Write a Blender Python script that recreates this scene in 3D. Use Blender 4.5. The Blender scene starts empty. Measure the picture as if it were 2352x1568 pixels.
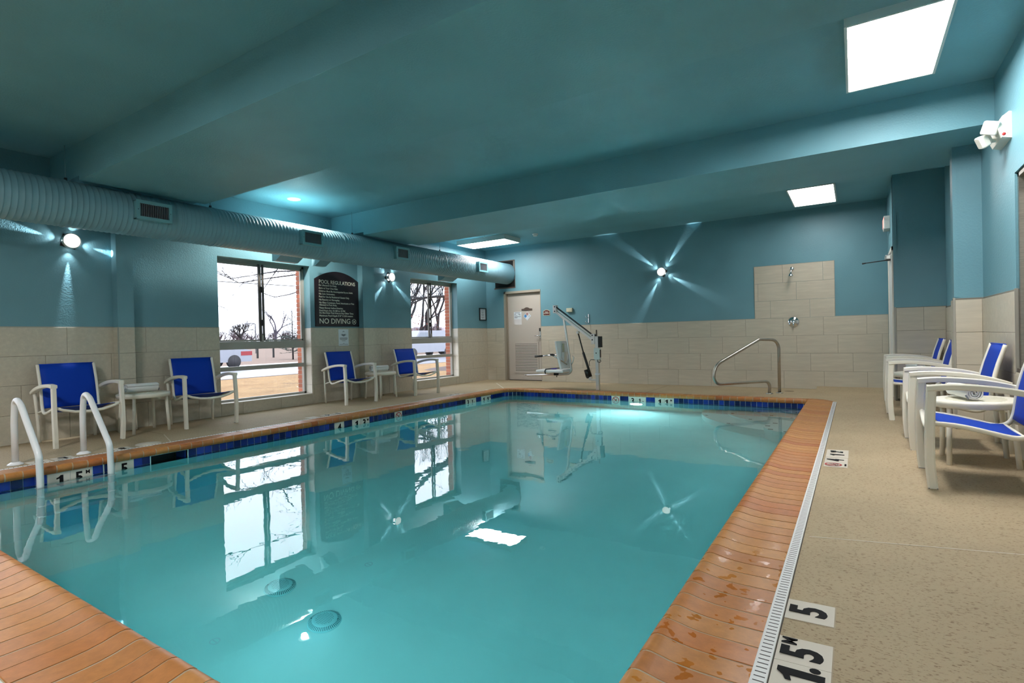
import bpy, bmesh, math, random
from math import sin, cos, pi, radians, sqrt
from mathutils import Vector, Matrix

random.seed(7)
SC = bpy.context.scene
COL = SC.collection

# ------------------------------------------------------------------ camera
def set_camera():
    yaw, pitch, roll = radians(32.69328), radians(-0.43997), radians(-1.32514)
    f = Vector((-sin(yaw) * cos(pitch), cos(yaw) * cos(pitch), sin(pitch)))
    r = Vector((cos(yaw), sin(yaw), 0))
    u = r.cross(f)
    rr = cos(roll) * r + sin(roll) * u
    uu = -sin(roll) * r + cos(roll) * u
    M = Matrix(((rr.x, uu.x, -f.x, 0), (rr.y, uu.y, -f.y, 0), (rr.z, uu.z, -f.z, 0.99794), (0, 0, 0, 1)))
    cd = bpy.data.cameras.new('camera')
    cd.sensor_width = 36
    cd.lens = 1227.32 / 2352 * 36
    cd.clip_start = 0.05
    cd.clip_end = 500
    co = bpy.data.objects.new('camera', cd)
    COL.objects.link(co)
    co.matrix_world = M
    SC.camera = co
set_camera()

# ------------------------------------------------------------------ world, exposure
SKY = 3.0
PANEL = 34.0
w = bpy.data.worlds.new('overcast_sky')
SC.world = w
w.use_nodes = True
nt = w.node_tree
bg = nt.nodes['Background']
bg.inputs['Color'].default_value = (0.86, 0.90, 1.0, 1)
bg.inputs['Strength'].default_value = SKY
SC.view_settings.view_transform = 'Standard'
SC.view_settings.look = 'None'
SC.view_settings.gamma = 1.0
SC.view_settings.use_curve_mapping = False
SC.view_settings.exposure = 0.34
cy = SC.cycles
cy.use_denoising = True
cy.max_bounces = 10
cy.diffuse_bounces = 5
cy.glossy_bounces = 5
cy.transmission_bounces = 8
cy.transparent_max_bounces = 12
cy.sample_clamp_indirect = 0.0
cy.sample_clamp_direct = 0.0
cy.caustics_refractive = True
cy.caustics_reflective = False
cy.blur_glossy = 0.5

# ------------------------------------------------------------------ materials
def s2l(c):
    return tuple((x / 12.92 if x <= 0.04045 else ((x + 0.055) / 1.055) ** 2.4) for x in [v / 255 for v in c])

MATS = {}
def mat(name, col, rough=0.5, metal=0.0, spec=0.5, emit=None, estr=0.0, build=None, srgb=False):
    m = bpy.data.materials.new(name)
    m.use_nodes = True
    n = m.node_tree
    b = n.nodes['Principled BSDF']
    c = s2l(col) if srgb else col
    b.inputs['Base Color'].default_value = (*c, 1)
    b.inputs['Roughness'].default_value = rough
    b.inputs['Metallic'].default_value = metal
    b.inputs['Specular IOR Level'].default_value = spec
    if emit:
        b.inputs['Emission Color'].default_value = (*emit, 1)
        b.inputs['Emission Strength'].default_value = estr
    if build:
        build(n, b, c)
    MATS[name] = m
    return m

def N(n, t, **kw):
    x = n.nodes.new(t)
    for k, v in kw.items():
        setattr(x, k, v)
    return x

def coords(n, scale=None, obj=False):
    tc = N(n, 'ShaderNodeTexCoord')
    if obj:
        out = tc.outputs['Object']
    else:
        g = N(n, 'ShaderNodeNewGeometry')
        out = g.outputs['Position']
    if scale:
        mp = N(n, 'ShaderNodeMapping')
        mp.inputs['Scale'].default_value = scale
        n.links.new(out, mp.inputs['Vector'])
        out = mp.outputs['Vector']
    return out

def noise(n, vec, scale, detail=3, rough=0.5):
    t = N(n, 'ShaderNodeTexNoise')
    t.inputs['Scale'].default_value = scale
    t.inputs['Detail'].default_value = detail
    t.inputs['Roughness'].default_value = rough
    n.links.new(vec, t.inputs['Vector'])
    return t.outputs['Fac']

def ramp(n, fac, stops):
    r = N(n, 'ShaderNodeValToRGB')
    e = r.color_ramp.elements
    while len(e) < len(stops):
        e.new(0.5)
    for i, (p, c) in enumerate(stops):
        e[i].position = p
        e[i].color = (*c, 1) if len(c) == 3 else c
    n.links.new(fac, r.inputs['Fac'])
    return r.outputs['Color']

def bump(n, b, h, strength, dist):
    bp = N(n, 'ShaderNodeBump')
    bp.inputs['Strength'].default_value = strength
    bp.inputs['Distance'].default_value = dist
    n.links.new(h, bp.inputs['Height'])
    n.links.new(bp.outputs['Normal'], b.inputs['Normal'])

def mul(c, k):
    return tuple(min(1, x * k) for x in c)

def b_paint(n, b, c):
    v = coords(n)
    bump(n, b, noise(n, v, 70, 2), 0.22, 0.01)
    n.links.new(ramp(n, noise(n, v, 1.3, 2), [(0.3, mul(c, 0.93)), (0.7, mul(c, 1.06))]), b.inputs['Base Color'])

def b_tile(n, b, c):
    oi = N(n, 'ShaderNodeObjectInfo')
    add = N(n, 'ShaderNodeVectorMath', operation='ADD')
    n.links.new(coords(n), add.inputs[0])
    cmb = N(n, 'ShaderNodeVectorMath', operation='SCALE')
    n.links.new(oi.outputs['Random'], cmb.inputs['Scale'])
    cmb.inputs[0].default_value = (37, 19, 53)
    n.links.new(cmb.outputs[0], add.inputs[1])
    mp = N(n, 'ShaderNodeMapping')
    mp.inputs['Rotation'].default_value = (0.5, 0.6, 0.5)
    mp.inputs['Scale'].default_value = (2.0, 16, 16)
    n.links.new(add.outputs[0], mp.inputs['Vector'])
    f = noise(n, mp.outputs['Vector'], 1.6, 5, 0.6)
    n.links.new(ramp(n, f, [(0.25, mul(c, 0.90)), (0.55, c), (0.72, mul(c, 1.09))]), b.inputs['Base Color'])
    bump(n, b, f, 0.12, 0.004)

def b_terra(n, b, c):
    oi = N(n, 'ShaderNodeObjectInfo')
    r = ramp(n, oi.outputs['Random'], [(0.0, s2l((172, 96, 50))), (0.25, s2l((190, 130, 68))), (0.5, s2l((180, 116, 66))), (0.75, s2l((196, 138, 76))), (1.0, s2l((182, 106, 54)))])
    v = coords(n)
    f = noise(n, v, 26, 5, 0.65)
    mx = N(n, 'ShaderNodeMix', data_type='RGBA', blend_type='MULTIPLY')
    mx.inputs['Factor'].default_value = 1
    n.links.new(r, mx.inputs['A'])
    n.links.new(ramp(n, f, [(0.3, (0.82, 0.82, 0.80)), (0.6, (1.02, 1.02, 1.02)), (0.75, (1.12, 1.14, 1.18))]), mx.inputs['B'])
    # splashes of water left on the nearest tiles: wetter, deeper orange, glossy spots
    wet = noise(n, v, 17, 2, 0.5)
    wr0 = ramp(n, wet, [(0.60, (0, 0, 0)), (0.63, (1, 1, 1))])
    sp = N(n, 'ShaderNodeSeparateXYZ')
    n.links.new(v, sp.inputs[0])
    near = N(n, 'ShaderNodeMapRange')            # only where swimmers climb out, at the near right corner
    near.inputs['From Min'].default_value = 3.1
    near.inputs['From Max'].default_value = 2.2
    n.links.new(sp.outputs['Y'], near.inputs['Value'])
    nx = N(n, 'ShaderNodeMapRange')
    nx.inputs['From Min'].default_value = -1.3
    nx.inputs['From Max'].default_value = -0.9
    n.links.new(sp.outputs['X'], nx.inputs['Value'])
    wm = N(n, 'ShaderNodeMath', operation='MULTIPLY')
    n.links.new(near.outputs[0], wm.inputs[0])
    n.links.new(nx.outputs[0], wm.inputs[1])
    wm2 = N(n, 'ShaderNodeMath', operation='MULTIPLY')
    n.links.new(wm.outputs[0], wm2.inputs[0])
    n.links.new(wr0, wm2.inputs[1])
    wr = wm2.outputs[0]
    mx2 = N(n, 'ShaderNodeMix', data_type='RGBA')
    n.links.new(wr, mx2.inputs['Factor'])
    n.links.new(mx.outputs['Result'], mx2.inputs['A'])
    mx3 = N(n, 'ShaderNodeMix', data_type='RGBA', blend_type='MULTIPLY')
    mx3.inputs['Factor'].default_value = 1
    n.links.new(mx.outputs['Result'], mx3.inputs['A'])
    mx3.inputs['B'].default_value = (0.95, 0.80, 0.45, 1)
    n.links.new(mx3.outputs['Result'], mx2.inputs['B'])
    n.links.new(mx2.outputs['Result'], b.inputs['Base Color'])
    rr = ramp(n, wr, [(0.0, (0.40, 0.40, 0.40)), (1.0, (0.12, 0.12, 0.12))])
    n.links.new(rr, b.inputs['Roughness'])
    bump(n, b, noise(n, v, 160, 2), 0.08, 0.003)

def b_deck(n, b, c):
    v = coords(n)
    big = noise(n, v, 1.6, 3)
    mp = N(n, 'ShaderNodeMapping')
    mp.inputs['Scale'].default_value = (0.6, 1.25, 1)
    n.links.new(v, mp.inputs['Vector'])
    vo = noise(n, mp.outputs['Vector'], 105, 3, 0.62)
    n1 = noise(n, v, 38, 4, 0.6)
    base = ramp(n, big, [(0.3, mul(c, 0.92)), (0.7, mul(c, 1.06))])
    pits = ramp(n, vo, [(0.35, (0.45, 0.36, 0.29)), (0.43, (1, 1, 1))])
    mx = N(n, 'ShaderNodeMix', data_type='RGBA', blend_type='MULTIPLY')
    mx.inputs['Factor'].default_value = 0.85
    n.links.new(base, mx.inputs['A'])
    n.links.new(pits, mx.inputs['B'])
    n.links.new(mx.outputs['Result'], b.inputs['Base Color'])
    ad = N(n, 'ShaderNodeMath', operation='ADD')
    n.links.new(vo, ad.inputs[0])
    n.links.new(n1, ad.inputs[1])
    bump(n, b, ad.outputs[0], 0.45, 0.012)

def b_glazed(n, b, c):
    oi = N(n, 'ShaderNodeObjectInfo')
    n.links.new(ramp(n, oi.outputs['Random'], [(0, mul(c, 0.35)), (0.5, c), (1, mul(c, 2.2))]), b.inputs['Base Color'])
    bump(n, b, noise(n, coords(n), 40, 2), 0.1, 0.004)

def b_brick(n, b, c):
    oi = N(n, 'ShaderNodeObjectInfo')
    n.links.new(ramp(n, oi.outputs['Random'], [(0, mul(c, 0.75)), (0.6, c), (1, mul(c, 1.3))]), b.inputs['Base Color'])
    bump(n, b, noise(n, coords(n), 90, 3), 0.3, 0.01)

def b_sling(n, b, c):
    v = coords(n, obj=True)
    w1 = N(n, 'ShaderNodeTexWave', bands_direction='X')
    w1.inputs['Scale'].default_value = 120
    n.links.new(v, w1.inputs['Vector'])
    w2 = N(n, 'ShaderNodeTexWave', bands_direction='Z')
    w2.inputs['Scale'].default_value = 120
    n.links.new(v, w2.inputs['Vector'])
    ad = N(n, 'ShaderNodeMath', operation='ADD')
    n.links.new(w1.outputs['Fac'], ad.inputs[0])
    n.links.new(w2.outputs['Fac'], ad.inputs[1])
    bump(n, b, ad.outputs[0], 0.15, 0.002)
    pass

def b_towel(n, b, c):
    bump(n, b, noise(n, coords(n), 260, 3, 0.7), 0.6, 0.006)

def b_grass(n, b, c):
    v = coords(n)
    a = noise(n, v, 0.9, 4, 0.6)
    d = noise(n, v, 14, 4, 0.7)
    r1 = ramp(n, a, [(0.3, s2l((136, 104, 64))), (0.55, s2l((160, 130, 86))), (0.7, s2l((126, 100, 68)))])
    r2 = ramp(n, d, [(0.3, (0.6, 0.55, 0.5)), (0.6, (1.05, 1.02, 1.0))])
    mx = N(n, 'ShaderNodeMix', data_type='RGBA', blend_type='MULTIPLY')
    mx.inputs['Factor'].default_value = 1
    n.links.new(r1, mx.inputs['A'])
    n.links.new(r2, mx.inputs['B'])
    n.links.new(mx.outputs['Result'], b.inputs['Base Color'])

def b_plaster(n, b, c):
    v = coords(n)
    n.links.new(ramp(n, noise(n, v, 1.2, 3), [(0.3, mul(c, 0.9)), (0.7, mul(c, 1.05))]), b.inputs['Base Color'])

def b_brushed(n, b, c):
    v = coords(n, scale=(6, 6, 120))
    f = noise(n, v, 3, 3)
    n.links.new(ramp(n, f, [(0.3, mul(c, 0.8)), (0.7, mul(c, 1.1))]), b.inputs['Base Color'])

PAINT = mat('teal_wall_paint', (0.150, 0.318, 0.370), 0.42, spec=0.35, build=b_paint)
PAINT_BRIGHT = mat('teal_paint_with_bounce_light', (0.175, 0.385, 0.445), 0.5, spec=0.3, build=b_paint)  # same teal as the walls, with extra upward light put into the colour
TILE = mat('beige_stone_tile', s2l((196, 187, 168)), 0.5, build=b_tile)
GROUT = mat('grey_grout', s2l((126, 120, 108)), 0.9)
DECK = mat('textured_deck_coating', s2l((178, 159, 127)), 0.75, build=b_deck)
JOINT = mat('pale_joint_filler', s2l((205, 196, 178)), 0.8)
JOINTD = mat('dark_joint_line', s2l((128, 112, 88)), 0.9)
TERRA = mat('terracotta_coping', s2l((190, 100, 52)), 0.3, spec=0.4, build=b_terra)
BED = mat('coping_grout', s2l((178, 162, 138)), 0.9)
NAVY = mat('navy_glazed_tile', (0.004, 0.018, 0.16), 0.12, build=b_glazed)
WHTILE = mat('white_marker_tile', s2l((222, 216, 202)), 0.35)
DECKTILE = mat('off_white_deck_tile', s2l((205, 196, 180)), 0.5)
BLACK = mat('black_print', (0.006, 0.006, 0.007), 0.7, spec=0.15)
REDPRINT = mat('red_print', s2l((170, 30, 30)), 0.5)
GREYPRINT = mat('grey_print', s2l((120, 124, 130)), 0.6)
PLASTER = mat('pool_plaster', (0.78, 0.94, 0.93), 0.7, build=b_plaster)
PLASTERW = mat('white_pool_plaster', (0.80, 0.86, 0.84), 0.7)
FITTING = mat('aqua_plastic_fitting', (0.50, 0.80, 0.82), 0.4)
FITDARK = mat('drain_hole', (0.01, 0.10, 0.13), 0.6)
DRAINW = mat('white_drain_plastic', s2l((226, 225, 222)), 0.4)
SLOT = mat('dark_slot', (0.06, 0.055, 0.05), 0.9)
CREAM = mat('cream_powder_coat', s2l((234, 229, 214)), 0.38)
SLING = mat('royal_blue_sling', (0.001, 0.045, 0.42), 0.6, spec=0.2, build=b_sling)
TOWEL = mat('white_terry', s2l((234, 234, 232)), 0.95, build=b_towel)
WHITEPL = mat('white_enamel', s2l((238, 238, 238)), 0.2)
WHITE = mat('white_plastic', s2l((226, 222, 210)), 0.4)
STEEL = mat('stainless_steel', (0.74, 0.73, 0.70), 0.32, metal=1.0)
BRUSHED = mat('brushed_steel', (0.50, 0.46, 0.40), 0.35, metal=1.0, build=b_brushed)
CHROME = mat('chrome', (0.75, 0.75, 0.76), 0.08, metal=1.0)
ALU = mat('window_aluminium', s2l((168, 166, 158)), 0.4, metal=0.15)
ALUD = mat('window_aluminium_dark', s2l((84, 80, 76)), 0.5)
DARKM = mat('dark_metal', (0.03, 0.03, 0.032), 0.4, metal=0.6)
BLACKPL = mat('black_plastic', (0.012, 0.013, 0.013), 0.4)
DUCTM = mat('teal_painted_duct', (0.20, 0.36, 0.42), 0.35, spec=0.5, metal=0.0)
REGM = mat('teal_register_frame', (0.17, 0.38, 0.42), 0.4)
HOLE = mat('dark_hole', (0.004, 0.005, 0.006), 0.9)
DOORM = mat('putty_door_paint', s2l((190, 180, 168)), 0.45)
FRAMEM = mat('putty_frame_paint', s2l((158, 148, 132)), 0.5)
LOUVD = mat('louver_shadow_gap', (0.05, 0.045, 0.042), 0.9)
SIGNM = mat('black_sign_board', (0.012, 0.007, 0.012), 0.45)
SIGNT = mat('cream_sign_lettering', s2l((232, 230, 212)), 0.5)
MAROON = mat('maroon_plaque', s2l((92, 30, 24)), 0.5)
BROWN = mat('brown_plaque', s2l((86, 70, 60)), 0.5)
PAPER = mat('white_paper', s2l((222, 228, 232)), 0.7)
BLUEP = mat('blue_print', s2l((80, 150, 210)), 0.6)
PINKP = mat('faded_red_print', s2l((196, 150, 140)), 0.6)
BEIGEB = mat('beige_plastic', s2l((204, 202, 176)), 0.5)
ALARM = mat('white_alarm_plastic', s2l((210, 214, 210)), 0.5)
TRIMM = mat('metal_tile_trim', s2l((164, 160, 148)), 0.4, metal=0.1)
BRICK = mat('red_brick', s2l((176, 104, 78)), 0.85, build=b_brick)
MORTAR = mat('pale_mortar', s2l((205, 186, 170)), 0.9)
GRASS = mat('dry_lawn_grass', s2l((215, 175, 105)), 0.95, build=b_grass)
VERGE = mat('brown_winter_verge', s2l((116, 98, 86)), 0.95, build=b_brick)
ROAD = mat('wet_asphalt', s2l((130, 132, 140)), 0.35)
MULCH = mat('mulch', s2l((104, 92, 88)), 0.95)
BARK = mat('grey_bark', s2l((44, 40, 42)), 0.9)
TWIG = mat('distant_twigs', s2l((78, 72, 84)), 0.9)
TWIGR = mat('reddish_twigs', s2l((84, 68, 74)), 0.9)
LEAFR = mat('russet_leaf', s2l((120, 62, 54)), 0.8)
NEEDLE = mat('grey_green_needles', s2l((58, 74, 68)), 0.8)
CARW = mat('silver_car_paint', s2l((150, 154, 164)), 0.25)
CARR = mat('red_car_paint', s2l((150, 40, 48)), 0.3)
TYRE = mat('tyre_rubber', (0.03, 0.03, 0.035), 0.7)
CARGL = mat('car_glass', s2l((120, 130, 142)), 0.15)
ROOFM = mat('far_roof', s2l((150, 140, 146)), 0.8)
FARW = mat('far_wall', s2l((214, 204, 204)), 0.8)
PURPLE = mat('purple_webbing', s2l((60, 40, 130)), 0.7)
SLEEVE = mat('clear_sleeve', s2l((196, 190, 182)), 0.12, spec=0.8)
DIFF = mat('lit_panel_diffuser', (0.9, 0.9, 0.9), 0.5, emit=(1.0, 0.965, 0.955), estr=PANEL)
LENS = mat('lit_lamp_lens', (0.9, 0.9, 0.9), 0.4, emit=(1.0, 0.93, 0.85), estr=6.0)
SCLENS = mat('lit_sconce_lens', (0.9, 0.9, 0.88), 0.4, emit=(1.0, 0.95, 0.88), estr=1.1)
SCSLOT = mat('lit_sconce_slot', (0.9, 0.9, 0.88), 0.4, emit=(0.95, 0.97, 1.0), estr=9.0)
POOLLENS = mat('lit_pool_lamp_lens', (0.9, 0.95, 0.97), 0.4, emit=(0.85, 0.97, 1.0), estr=330.0)
POOLLENS2 = mat('lit_near_pool_lamp_lens', (0.9, 0.95, 0.97), 0.4, emit=(0.85, 0.97, 1.0), estr=120.0)
EXITRED = mat('lit_exit_face', (0.9, 0.4, 0.35), 0.5, emit=(1.0, 0.32, 0.27), estr=0.9)
LEDRED = mat('lit_red_led', (0.9, 0.1, 0.1), 0.4, emit=(1, 0.15, 0.12), estr=3)
HEADLENS = mat('ribbed_lamp_lens', s2l((206, 204, 192)), 0.3)

def mk_glass():
    m = bpy.data.materials.new('window_glass')
    m.use_nodes = True
    n = m.node_tree
    n.nodes.clear()
    o = N(n, 'ShaderNodeOutputMaterial')
    t = N(n, 'ShaderNodeBsdfTransparent')
    t.inputs['Color'].default_value = (0.96, 0.97, 0.98, 1)
    g = N(n, 'ShaderNodeBsdfGlossy')
    g.inputs['Roughness'].default_value = 0.0
    fr = N(n, 'ShaderNodeFresnel')
    ge = N(n, 'ShaderNodeNewGeometry')
    mr = N(n, 'ShaderNodeMapRange')              # same reflectance on both faces of the pane
    mr.inputs['To Min'].default_value = 1.35
    mr.inputs['To Max'].default_value = 1 / 1.35
    n.links.new(ge.outputs['Backfacing'], mr.inputs['Value'])
    n.links.new(mr.outputs['Result'], fr.inputs['IOR'])
    mx = N(n, 'ShaderNodeMixShader')
    n.links.new(fr.outputs[0], mx.inputs[0])
    n.links.new(t.outputs[0], mx.inputs[1])
    n.links.new(g.outputs[0], mx.inputs[2])
    n.links.new(mx.outputs[0], o.inputs['Surface'])
    return m
GLASS = mk_glass()

def mk_water():
    m = bpy.data.materials.new('pool_water_surface')
    m.use_nodes = True
    n = m.node_tree
    n.nodes.clear()
    o = N(n, 'ShaderNodeOutputMaterial')
    v = coords(n)
    h1 = noise(n, v, 1.7, 2, 0.5)
    h2 = noise(n, v, 7.0, 2, 0.5)
    ad = N(n, 'ShaderNodeMath', operation='MULTIPLY_ADD')
    n.links.new(h2, ad.inputs[0])
    ad.inputs[1].default_value = 0.16
    n.links.new(h1, ad.inputs[2])
    bp = N(n, 'ShaderNodeBump')
    bp.inputs['Strength'].default_value = 1.0
    bp.inputs['Distance'].default_value = 0.0022
    n.links.new(ad.outputs[0], bp.inputs['Height'])
    r = N(n, 'ShaderNodeBsdfRefraction')
    r.inputs['IOR'].default_value = 1.33
    r.inputs['Roughness'].default_value = 0.0
    r.inputs['Color'].default_value = (1, 1, 1, 1)
    g = N(n, 'ShaderNodeBsdfGlossy')
    g.inputs['Roughness'].default_value = 0.0
    g.inputs['Color'].default_value = (1, 1, 1, 1)
    fr = N(n, 'ShaderNodeFresnel')
    fr.inputs['IOR'].default_value = 1.7
    for x in (r, g, fr):
        n.links.new(bp.outputs['Normal'], x.inputs['Normal'])
    mx = N(n, 'ShaderNodeMixShader')
    n.links.new(fr.outputs[0], mx.inputs[0])
    n.links.new(r.outputs[0], mx.inputs[1])
    n.links.new(g.outputs[0], mx.inputs[2])
    n.links.new(mx.outputs[0], o.inputs['Surface'])
    va = N(n, 'ShaderNodeVolumeAbsorption')
    va.inputs['Color'].default_value = (0.0, 0.90, 0.925, 1)
    va.inputs['Density'].default_value = 0.38
    n.links.new(va.outputs[0], o.inputs['Volume'])
    return m
WATER = mk_water()

# ------------------------------------------------------------------ mesh builder
class MB:
    def __init__(s):
        s.v = []; s.f = []; s.m = []; s.sm = []; s.cur = 0
    def add(s, verts, faces, smooth=False):
        o = len(s.v)
        s.v += [tuple(p) for p in verts]
        for f in faces:
            s.f.append(tuple(i + o for i in f)); s.m.append(s.cur); s.sm.append(smooth)
        return s
    def box(s, a, b):
        x0, y0, z0 = [min(a[i], b[i]) for i in range(3)]
        x1, y1, z1 = [max(a[i], b[i]) for i in range(3)]
        return s.add([(x0, y0, z0), (x1, y0, z0), (x1, y1, z0), (x0, y1, z0), (x0, y0, z1), (x1, y0, z1), (x1, y1, z1), (x0, y1, z1)],
                     [(0, 3, 2, 1), (4, 5, 6, 7), (0, 1, 5, 4), (1, 2, 6, 5), (2, 3, 7, 6), (3, 0, 4, 7)])
    def bbox(s, a, b, r=0.004):
        """box with chamfered edges"""
        x0, y0, z0 = [min(a[i], b[i]) for i in range(3)]
        x1, y1, z1 = [max(a[i], b[i]) for i in range(3)]
        r = min(r, (x1 - x0) * .45, (y1 - y0) * .45, (z1 - z0) * .45)
        bm = bmesh.new()
        bmesh.ops.create_cube(bm, size=1)
        for v in bm.verts:
            v.co = Vector(((x0 + x1) / 2 + v.co.x * (x1 - x0), (y0 + y1) / 2 + v.co.y * (y1 - y0), (z0 + z1) / 2 + v.co.z * (z1 - z0)))
        bmesh.ops.bevel(bm, geom=bm.edges[:], offset=r, segments=2, profile=0.5, affect='EDGES')
        bm.verts.ensure_lookup_table(); bm.verts.index_update()
        s.add([v.co for v in bm.verts], [[v.index for v in f.verts] for f in bm.faces])
        bm.free()
        return s
    def quad(s, a, b, c, d):
        return s.add([a, b, c, d], [(0, 1, 2, 3)])
    def tube(s, pts, r, n=10, cap=True, smooth=True, prof=None, up=None, closed=False):
        """sweep a round (or prof=list of (u,v)) section along pts; r may be a list"""
        P = [Vector(p) for p in pts]
        k = len(P)
        R = r if isinstance(r, (list, tuple)) else [r] * k
        T = []
        for i in range(k):
            a = P[(i - 1) % k] if (i > 0 or closed) else P[i]
            b = P[(i + 1) % k] if (i < k - 1 or closed) else P[i]
            t = b - a
            T.append(t.normalized() if t.length > 1e-9 else Vector((0, 0, 1)))
        u = Vector(up) if up else (Vector((0, 0, 1)) if abs(T[0].z) < 0.9 else Vector((0, 1, 0)))
        sec = prof if prof else [(cos(2 * pi * j / n), sin(2 * pi * j / n)) for j in range(n)]
        m = len(sec)
        V = []
        nrm = (u - T[0] * u.dot(T[0])).normalized()
        for i in range(k):
            nrm = nrm - T[i] * nrm.dot(T[i])
            if up:
                nrm = Vector(up) - T[i] * Vector(up).dot(T[i])
            nrm.normalize()
            bi = T[i].cross(nrm)
            # mitre
            sc = 1.0
            for (a, b) in sec:
                V.append(P[i] + nrm * (b * R[i]) + bi * (a * R[i]))
        F = []
        for i in range(k if closed else k - 1):
            for j in range(m):
                i2 = (i + 1) % k
                F.append((i * m + j, i * m + (j + 1) % m, i2 * m + (j + 1) % m, i2 * m + j))
        if cap and not closed:
            F.append(tuple(range(m - 1, -1, -1)))
            F.append(tuple(range((k - 1) * m, k * m)))
        return s.add(V, F, smooth)
    def cyl(s, a, b, r, n=16, r2=None, smooth=True):
        return s.tube([a, b], [r, r if r2 is None else r2], n, True, smooth)
    def lathe(s, prof, origin=(0, 0, 0), axis='z', n=24, smooth=True, cap=True):
        """prof: list of (radius, height) along axis"""
        V = []; F = []
        o = Vector(origin)
        for (r, h) in prof:
            for j in range(n):
                a = 2 * pi * j / n
                c, d = r * cos(a), r * sin(a)
                p = {'z': (c, d, h), 'y': (d, h, c), 'x': (h, c, d), '-x': (-h, d, c), '-y': (c, -h, d)}[axis]
                V.append(o + Vector(p))
        m = n
        for i in range(len(prof) - 1):
            for j in range(m):
                F.append((i * m + j, i * m + (j + 1) % m, (i + 1) * m + (j + 1) % m, (i + 1) * m + j))
        if cap:
            F.append(tuple(range(m - 1, -1, -1)))
            F.append(tuple(range((len(prof) - 1) * m, len(prof) * m)))
        return s.add(V, F, smooth)
    def prism(s, poly, axis, a, b):
        """extrude 2D polygon; axis 'x': poly=(y,z), 'y': (x,z), 'z': (x,y)"""
        def p(q, h):
            return {'x': (h, q[0], q[1]), 'y': (q[0], h, q[1]), 'z': (q[0], q[1], h)}[axis]
        n = len(poly)
        V = [p(q, a) for q in poly] + [p(q, b) for q in poly]
        F = [tuple(range(n))[::-1], tuple(range(n, 2 * n))] + [(i, (i + 1) % n, n + (i + 1) % n, n + i) for i in range(n)]
        return s.add(V, F)
    def mesh(s, name, mats):
        me = bpy.data.meshes.new(name)
        me.from_pydata(s.v, [], s.f)
        for m_ in (mats if isinstance(mats, (list, tuple)) else [mats]):
            me.materials.append(m_)
        me.polygons.foreach_set('material_index', s.m)
        me.polygons.foreach_set('use_smooth', s.sm)
        me.update()
        bm = bmesh.new(); bm.from_mesh(me)
        bmesh.ops.recalc_face_normals(bm, faces=bm.faces[:])
        bm.to_mesh(me); bm.free()
        return me
    def build(s, name, mats, parent=None):
        """verts are in world coordinates; they are moved into the parent's (unrotated) frame"""
        if parent is not None:
            off = Vector(WLOC.get(parent.name, parent.location))
            s.v = [(x - off.x, y - off.y, z - off.z) for x, y, z in s.v]
        o = bpy.data.objects.new(name, s.mesh(name, mats))
        COL.objects.link(o)
        if parent is not None:
            o.parent = parent
            WLOC[o.name] = tuple(WLOC.get(parent.name, parent.location))
        return o
WLOC = {}

def thing(name, label, cat, loc=(0, 0, 0), group=None):
    o = bpy.data.objects.new(name, None)
    o.empty_display_size = 0.05
    COL.objects.link(o)
    o.location = loc
    o['label'] = label
    o['category'] = cat
    if group:
        o['group'] = group
    WLOC[o.name] = tuple(loc)
    return o

def tag(o, label, cat, group=None):
    o['label'] = label
    o['category'] = cat
    if group:
        o['group'] = group
    return o

def struct(o):
    o['kind'] = 'structure'
    return o

def kids(o):
    return [c for c in bpy.data.objects if c.parent == o]

def copy_tree(o, parent=None):
    c = o.copy()
    COL.objects.link(c)
    if parent is not None:
        c.parent = parent
    for ch in kids(o):
        copy_tree(ch, c)
    return c

def inst(me, name, loc, parent, rot=None, scale=None):
    """a part sharing mesh data; loc in world coordinates (parent unrotated)"""
    o = bpy.data.objects.new(name, me)
    COL.objects.link(o)
    o.parent = parent
    off = Vector(WLOC.get(parent.name, parent.location))
    o.location = Vector(loc) - off
    if rot: o.rotation_euler = rot
    if scale: o.scale = scale
    WLOC[o.name] = tuple(loc)
    return o

_tc = {}
def text_mesh(body, size, bold=0.0, align='LEFT', ext=0.0006, sx=1.0, space=1.0):
    key = (body, size, bold, align, ext, sx, space)
    if key in _tc: return _tc[key]
    cu = bpy.data.curves.new('t', 'FONT')
    cu.body = body; cu.size = size; cu.offset = bold; cu.extrude = ext
    cu.align_x = align; cu.align_y = 'CENTER'; cu.resolution_u = 3
    cu.space_character = space
    ob = bpy.data.objects.new('t', cu)
    COL.objects.link(ob)
    dg = bpy.context.evaluated_depsgraph_get()
    me = bpy.data.meshes.new_from_object(ob.evaluated_get(dg))
    if sx != 1.0:
        for v in me.vertices: v.co.x *= sx
    bpy.data.objects.remove(ob)
    _tc[key] = me
    return me

FACE = {'+x': ((0, 1, 0), (0, 0, 1)), '-y': ((1, 0, 0), (0, 0, 1)), '-x': ((0, -1, 0), (0, 0, 1)), '+z': ((0, 1, 0), (-1, 0, 0)), '+zl': ((0, -1, 0), (1, 0, 0)), '+zb': ((1, 0, 0), (0, 1, 0))}
def one_mesh(size, bold):
    h, w_ = size * .36 + bold, size * .13 + bold
    P = [(-w_ * .35, -h), (w_, -h), (w_, h), (w_ * .1, h), (-w_ * .6, h * .72), (-w_ * 1.35, h * .60), (-w_ * 1.35, h * .34), (-w_ * .35, h * .44)]
    b = MB(); n_ = len(P)
    b.add([(x, y, z) for z in (-.0006, .0006) for x, y in P], [tuple(range(n_))[::-1], tuple(range(n_, 2 * n_))] + [(i, (i + 1) % n_, n_ + (i + 1) % n_, n_ + i) for i in range(n_)])
    return b.mesh('digit', BLACK)
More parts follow.
